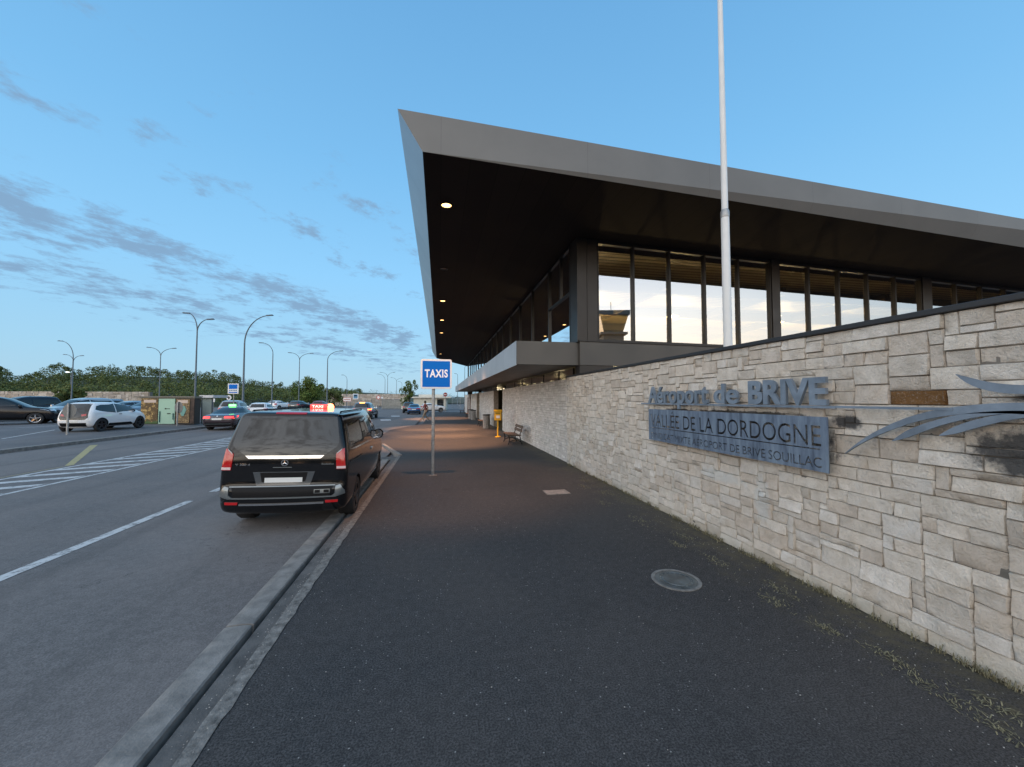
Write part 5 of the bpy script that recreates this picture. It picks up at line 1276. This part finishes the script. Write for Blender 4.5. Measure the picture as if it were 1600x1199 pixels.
# dry weeds and moss along the foot of the wall
pts = []
r_ = np.random.default_rng(9)
cl = [(3.47, 4.37, .16), (3.35, 3.41, .15), (3.40, 2.92, .10), (3.53, 2.52, .10), (3.45, 2.2, .15), (3.42, 1.85, .14), (3.34, 6.04, .22), (3.62, 7.94, .22), (3.31, 4.93, .12), (3.7, 1.5, .2), (3.62, 3.6, .16), (3.2, 7.2, .2), (3.66, 9.4, .25), (3.35, 8.6, .2), (3.6, 5.2, .2), (3.66, 2.0, .12)]
mb = MB()
def blade(x, y, L, lift, z=.004):
    a = r_.uniform(0, 6.28); c_, s_ = math.cos(a), math.sin(a); w_ = r_.uniform(.0015, .0038)
    mx, my = x+c_*L*.5, y+s_*L*.5; ex, ey = x+c_*L, y+s_*L
    mb.add([(x-s_*w_, y+c_*w_, z), (x+s_*w_, y-c_*w_, z), (mx+s_*w_, my-c_*w_, z+lift), (mx-s_*w_, my+c_*w_, z+lift), (ex, ey, z+lift*.5)], [(0, 1, 2, 3), (3, 2, 4)])
for (x, y, s) in cl:
    for k in range(80): blade(x+r_.normal(0, s*.30), y+r_.normal(0, s*.75), r_.uniform(.015, .07), r_.uniform(.002, .018))
for k in range(900): y = r_.uniform(-1, 11.8); blade(4.03-abs(r_.normal(0, .035)), y, r_.uniform(.015, .05), r_.uniform(.005, .03))
for k in range(160): y = r_.uniform(.5, 10.5); blade(3.65+r_.normal(0, .28), y, r_.uniform(.01, .05), .003)
for k in range(70):
    y = r_.uniform(1.2, 11.6); x = 4.015-abs(r_.normal(0, .012))
    for q in range(int(r_.uniform(8, 26))): blade(x-abs(r_.normal(0, .02)), y+r_.normal(0, .03), r_.uniform(.015, .05), r_.uniform(.02, .07), 0)
tag(mb.build('dry_weeds', pm('dry_grass', (.20, .185, .115), .9, var=.5, vscale=30), fix=False), 'dry yellow weeds and moss along the foot of the stone wall', 'weeds', kind='stuff')
mb = MB()
for k in range(900):
    y = r_.uniform(.8, 11); x = r_.uniform(-1.3, 4) if k % 3 == 0 else 4-abs(r_.normal(0, .55)); s = r_.uniform(.002, .007)
    if y*y+x*x < 1: continue
    h = s*.8; mb.add([(x-s, y, 0), (x, y-s*.8, 0), (x+s, y, 0), (x, y+s*.9, 0), (x, y, h)], [(0, 1, 4), (1, 2, 4), (2, 3, 4), (3, 0, 4)])
for k in range(900):
    y = r_.uniform(1.5, 13.5); x = r_.uniform(-1.61, -1.36) if k % 2 else -1.46-abs(r_.normal(0, .04)); s = r_.uniform(.002, .0065); z = -.037 if x < -1.455 else .005
    mb.add([(x-s, y, z), (x, y-s*.8, z), (x+s, y, z), (x, y+s*.9, z), (x, y, z+s*.8)], [(0, 1, 4), (1, 2, 4), (2, 3, 4), (3, 0, 4)])
tag(mb.build('gravel', pm('grit', (.34, .33, .31), .9), fix=False), 'scattered pale grit on the dark pavement', 'gravel', kind='stuff')

# control tower across the road: only its mirror image shows, low in the first big window
t = thing('control_tower', 'airport control tower with flared glass cab mirrored in the first hall window', 'tower', (33.46, -31.74, 0), R(20))
M_tow = pm('tower_grey', (.16, .16, .15), .7)
mb = MB(); mb.box(-1.6, 1.6, -1.6, 1.6, 0, 12.6); mb.build('shaft', M_tow, t)
mb = MB(); mb.box(-2.1, 2.1, -2.1, 2.1, 12.2, 12.55); mb.build('balcony', M_tow, t)
mb = MB(); mb.hexa([(-1.5, -1.5, 12.6), (1.5, -1.5, 12.6), (1.5, 1.5, 12.6), (-1.5, 1.5, 12.6)], [(-2.2, -2.2, 15.2), (2.2, -2.2, 15.2), (2.2, 2.2, 15.2), (-2.2, 2.2, 15.2)]); mb.build('glass_cab', pm('cab_glass', (.03, .09, .08), .1, coat=1.), t)
mb = MB(); mb.box(-2.4, 2.4, -2.4, 2.4, 15.2, 15.9); mb.tube([(0, 0, 15.9), (0, 0, 17.8)], .05, 6); mb.build('roof', M_tow, t)

# ================================================================ THE WALKER
def person():
    x, y = -1.22, 36.4
    t = thing('person', 'person in dark red top and beige trousers walking away past the taxi sign pole', 'person', (x, y, 0), R(115))
    # local +Y is the walking direction, z up, metres
    V = {'pel': (0, 0, .96), 'abd': (0, 0, 1.12), 'chest': (0, .02, 1.34), 'neckb': (0, .03, 1.50), 'neck': (0, .04, 1.56), 'head': (0, .055, 1.66), 'crown': (0, .05, 1.75),
         'hl': (-.10, 0, .92), 'kl': (-.10, .24, .52), 'al': (-.10, .22, .10), 'fl': (-.11, .36, .05), 'hr': (.10, 0, .92), 'kr': (.10, -.03, .50), 'ar': (.10, -.36, .16), 'fr': (.11, -.27, .04),
         'sl': (-.19, .02, 1.44), 'el': (-.26, -.12, 1.18), 'wl': (-.26, -.03, .95), 'sr': (.19, .02, 1.44), 'er': (.26, .10, 1.17), 'wr_': (.24, .26, 1.0)}
    E_ = [('pel', 'abd'), ('abd', 'chest'), ('chest', 'neckb'), ('neckb', 'neck'), ('neck', 'head'), ('head', 'crown'), ('pel', 'hl'), ('hl', 'kl'), ('kl', 'al'), ('al', 'fl'), ('pel', 'hr'), ('hr', 'kr'), ('kr', 'ar'), ('ar', 'fr'),
          ('chest', 'sl'), ('sl', 'el'), ('el', 'wl'), ('chest', 'sr'), ('sr', 'er'), ('er', 'wr_')]
    RD = dict(pel=(.155, .115), abd=(.14, .105), chest=(.165, .12), neckb=(.075, .07), neck=(.055, .058), head=(.082, .10), crown=(.05, .06), hl=(.092, .095), kl=(.062, .065), al=(.042, .045), fl=(.04, .03), hr=(.092, .095), kr=(.062, .065), ar=(.042, .045), fr=(.04, .03),
              sl=(.062, .062), el=(.044, .044), wl=(.030, .030), sr=(.062, .062), er=(.044, .044), wr_=(.030, .030))
    for s_, w_ in (('l', 'wl'), ('r', 'wr_')):      # palms, five fingers
        wx, wy, wz = V[w_]; d = Vector(V[w_])-Vector(V['e'+s_]); d.normalize()
        V['p'+s_] = tuple(Vector(V[w_])+d*.07); RD['p'+s_] = (.034, .022); E_.append((w_, 'p'+s_))
        for k in range(5):
            off = Vector((0, (k-1.5)*.018 if k < 4 else .035, 0)); b = Vector(V['p'+s_])+off+d*(.02 if k < 4 else -.02); e = b+d*(.07-.006*abs(k-1.5) if k < 4 else .04)+Vector((.012 if s_ == 'l' else -.012, .01, 0))
            V['f%s%d' % (s_, k)] = tuple(b); V['t%s%d' % (s_, k)] = tuple(e); RD['f%s%d' % (s_, k)] = (.009, .009); RD['t%s%d' % (s_, k)] = (.008, .008)
            E_ += [('p'+s_, 'f%s%d' % (s_, k)), ('f%s%d' % (s_, k), 't%s%d' % (s_, k))]
    names = list(V); me = bpy.data.meshes.new('body'); me.from_pydata([V[n_] for n_ in names], [(names.index(a), names.index(b)) for a, b in E_], [])
    o = bpy.data.objects.new('body', me); col.objects.link(o); sk = o.modifiers.new('skin', 'SKIN')
    if not me.skin_vertices: bpy.context.view_layer.update()
    for i, n_ in enumerate(names): me.skin_vertices[0].data[i].radius = RD[n_]; me.skin_vertices[0].data[i].use_root = (n_ == 'pel')
    su = o.modifiers.new('sub', 'SUBSURF'); su.levels = su.render_levels = 2
    dg = bpy.context.evaluated_depsgraph_get(); dg.update(); m2 = bpy.data.meshes.new_from_object(o.evaluated_get(dg)); bpy.data.objects.remove(o)
    for m_ in (pm('skin', (.42, .25, .18), .6), pm('red_top', (.16, .04, .035), .85), pm('beige_trousers', (.34, .27, .20), .85), pm('pale_shoes', (.45, .42, .38), .7)): m2.materials.append(m_)
    for p in m2.polygons:
        c = p.center; p.use_smooth = True
        p.material_index = 3 if c.z < .13 else 2 if c.z < .98 and abs(c.x) < .215 else 1 if c.z < 1.50 and (c.z > 1.16 or abs(c.x) < .2) else 0
    o = bpy.data.objects.new('body', m2); col.objects.link(o); o.parent = t
    mb = MB(); mb.lathe([(.001, .115), (.05, .105), (.088, .06), (.098, .0), (.09, -.05), (.075, -.08)], 16, c=(0, .04, 1.68)); mb.v = [(a*.95, b*1.12-.012, c) for a, b, c in mb.v]
    mb.build('hair', pm('dark_hair', (.02, .015, .012), .7), t, smooth=True)
    mb = MB(); mb.lathe([(.001, .125), (.012, .12), (.018, .095), (.001, .09)], 8, 'y', (0, .045, 1.665)); mb.build('nose', pm('skin'), t)
    t.scale = (1.07,)*3
person()
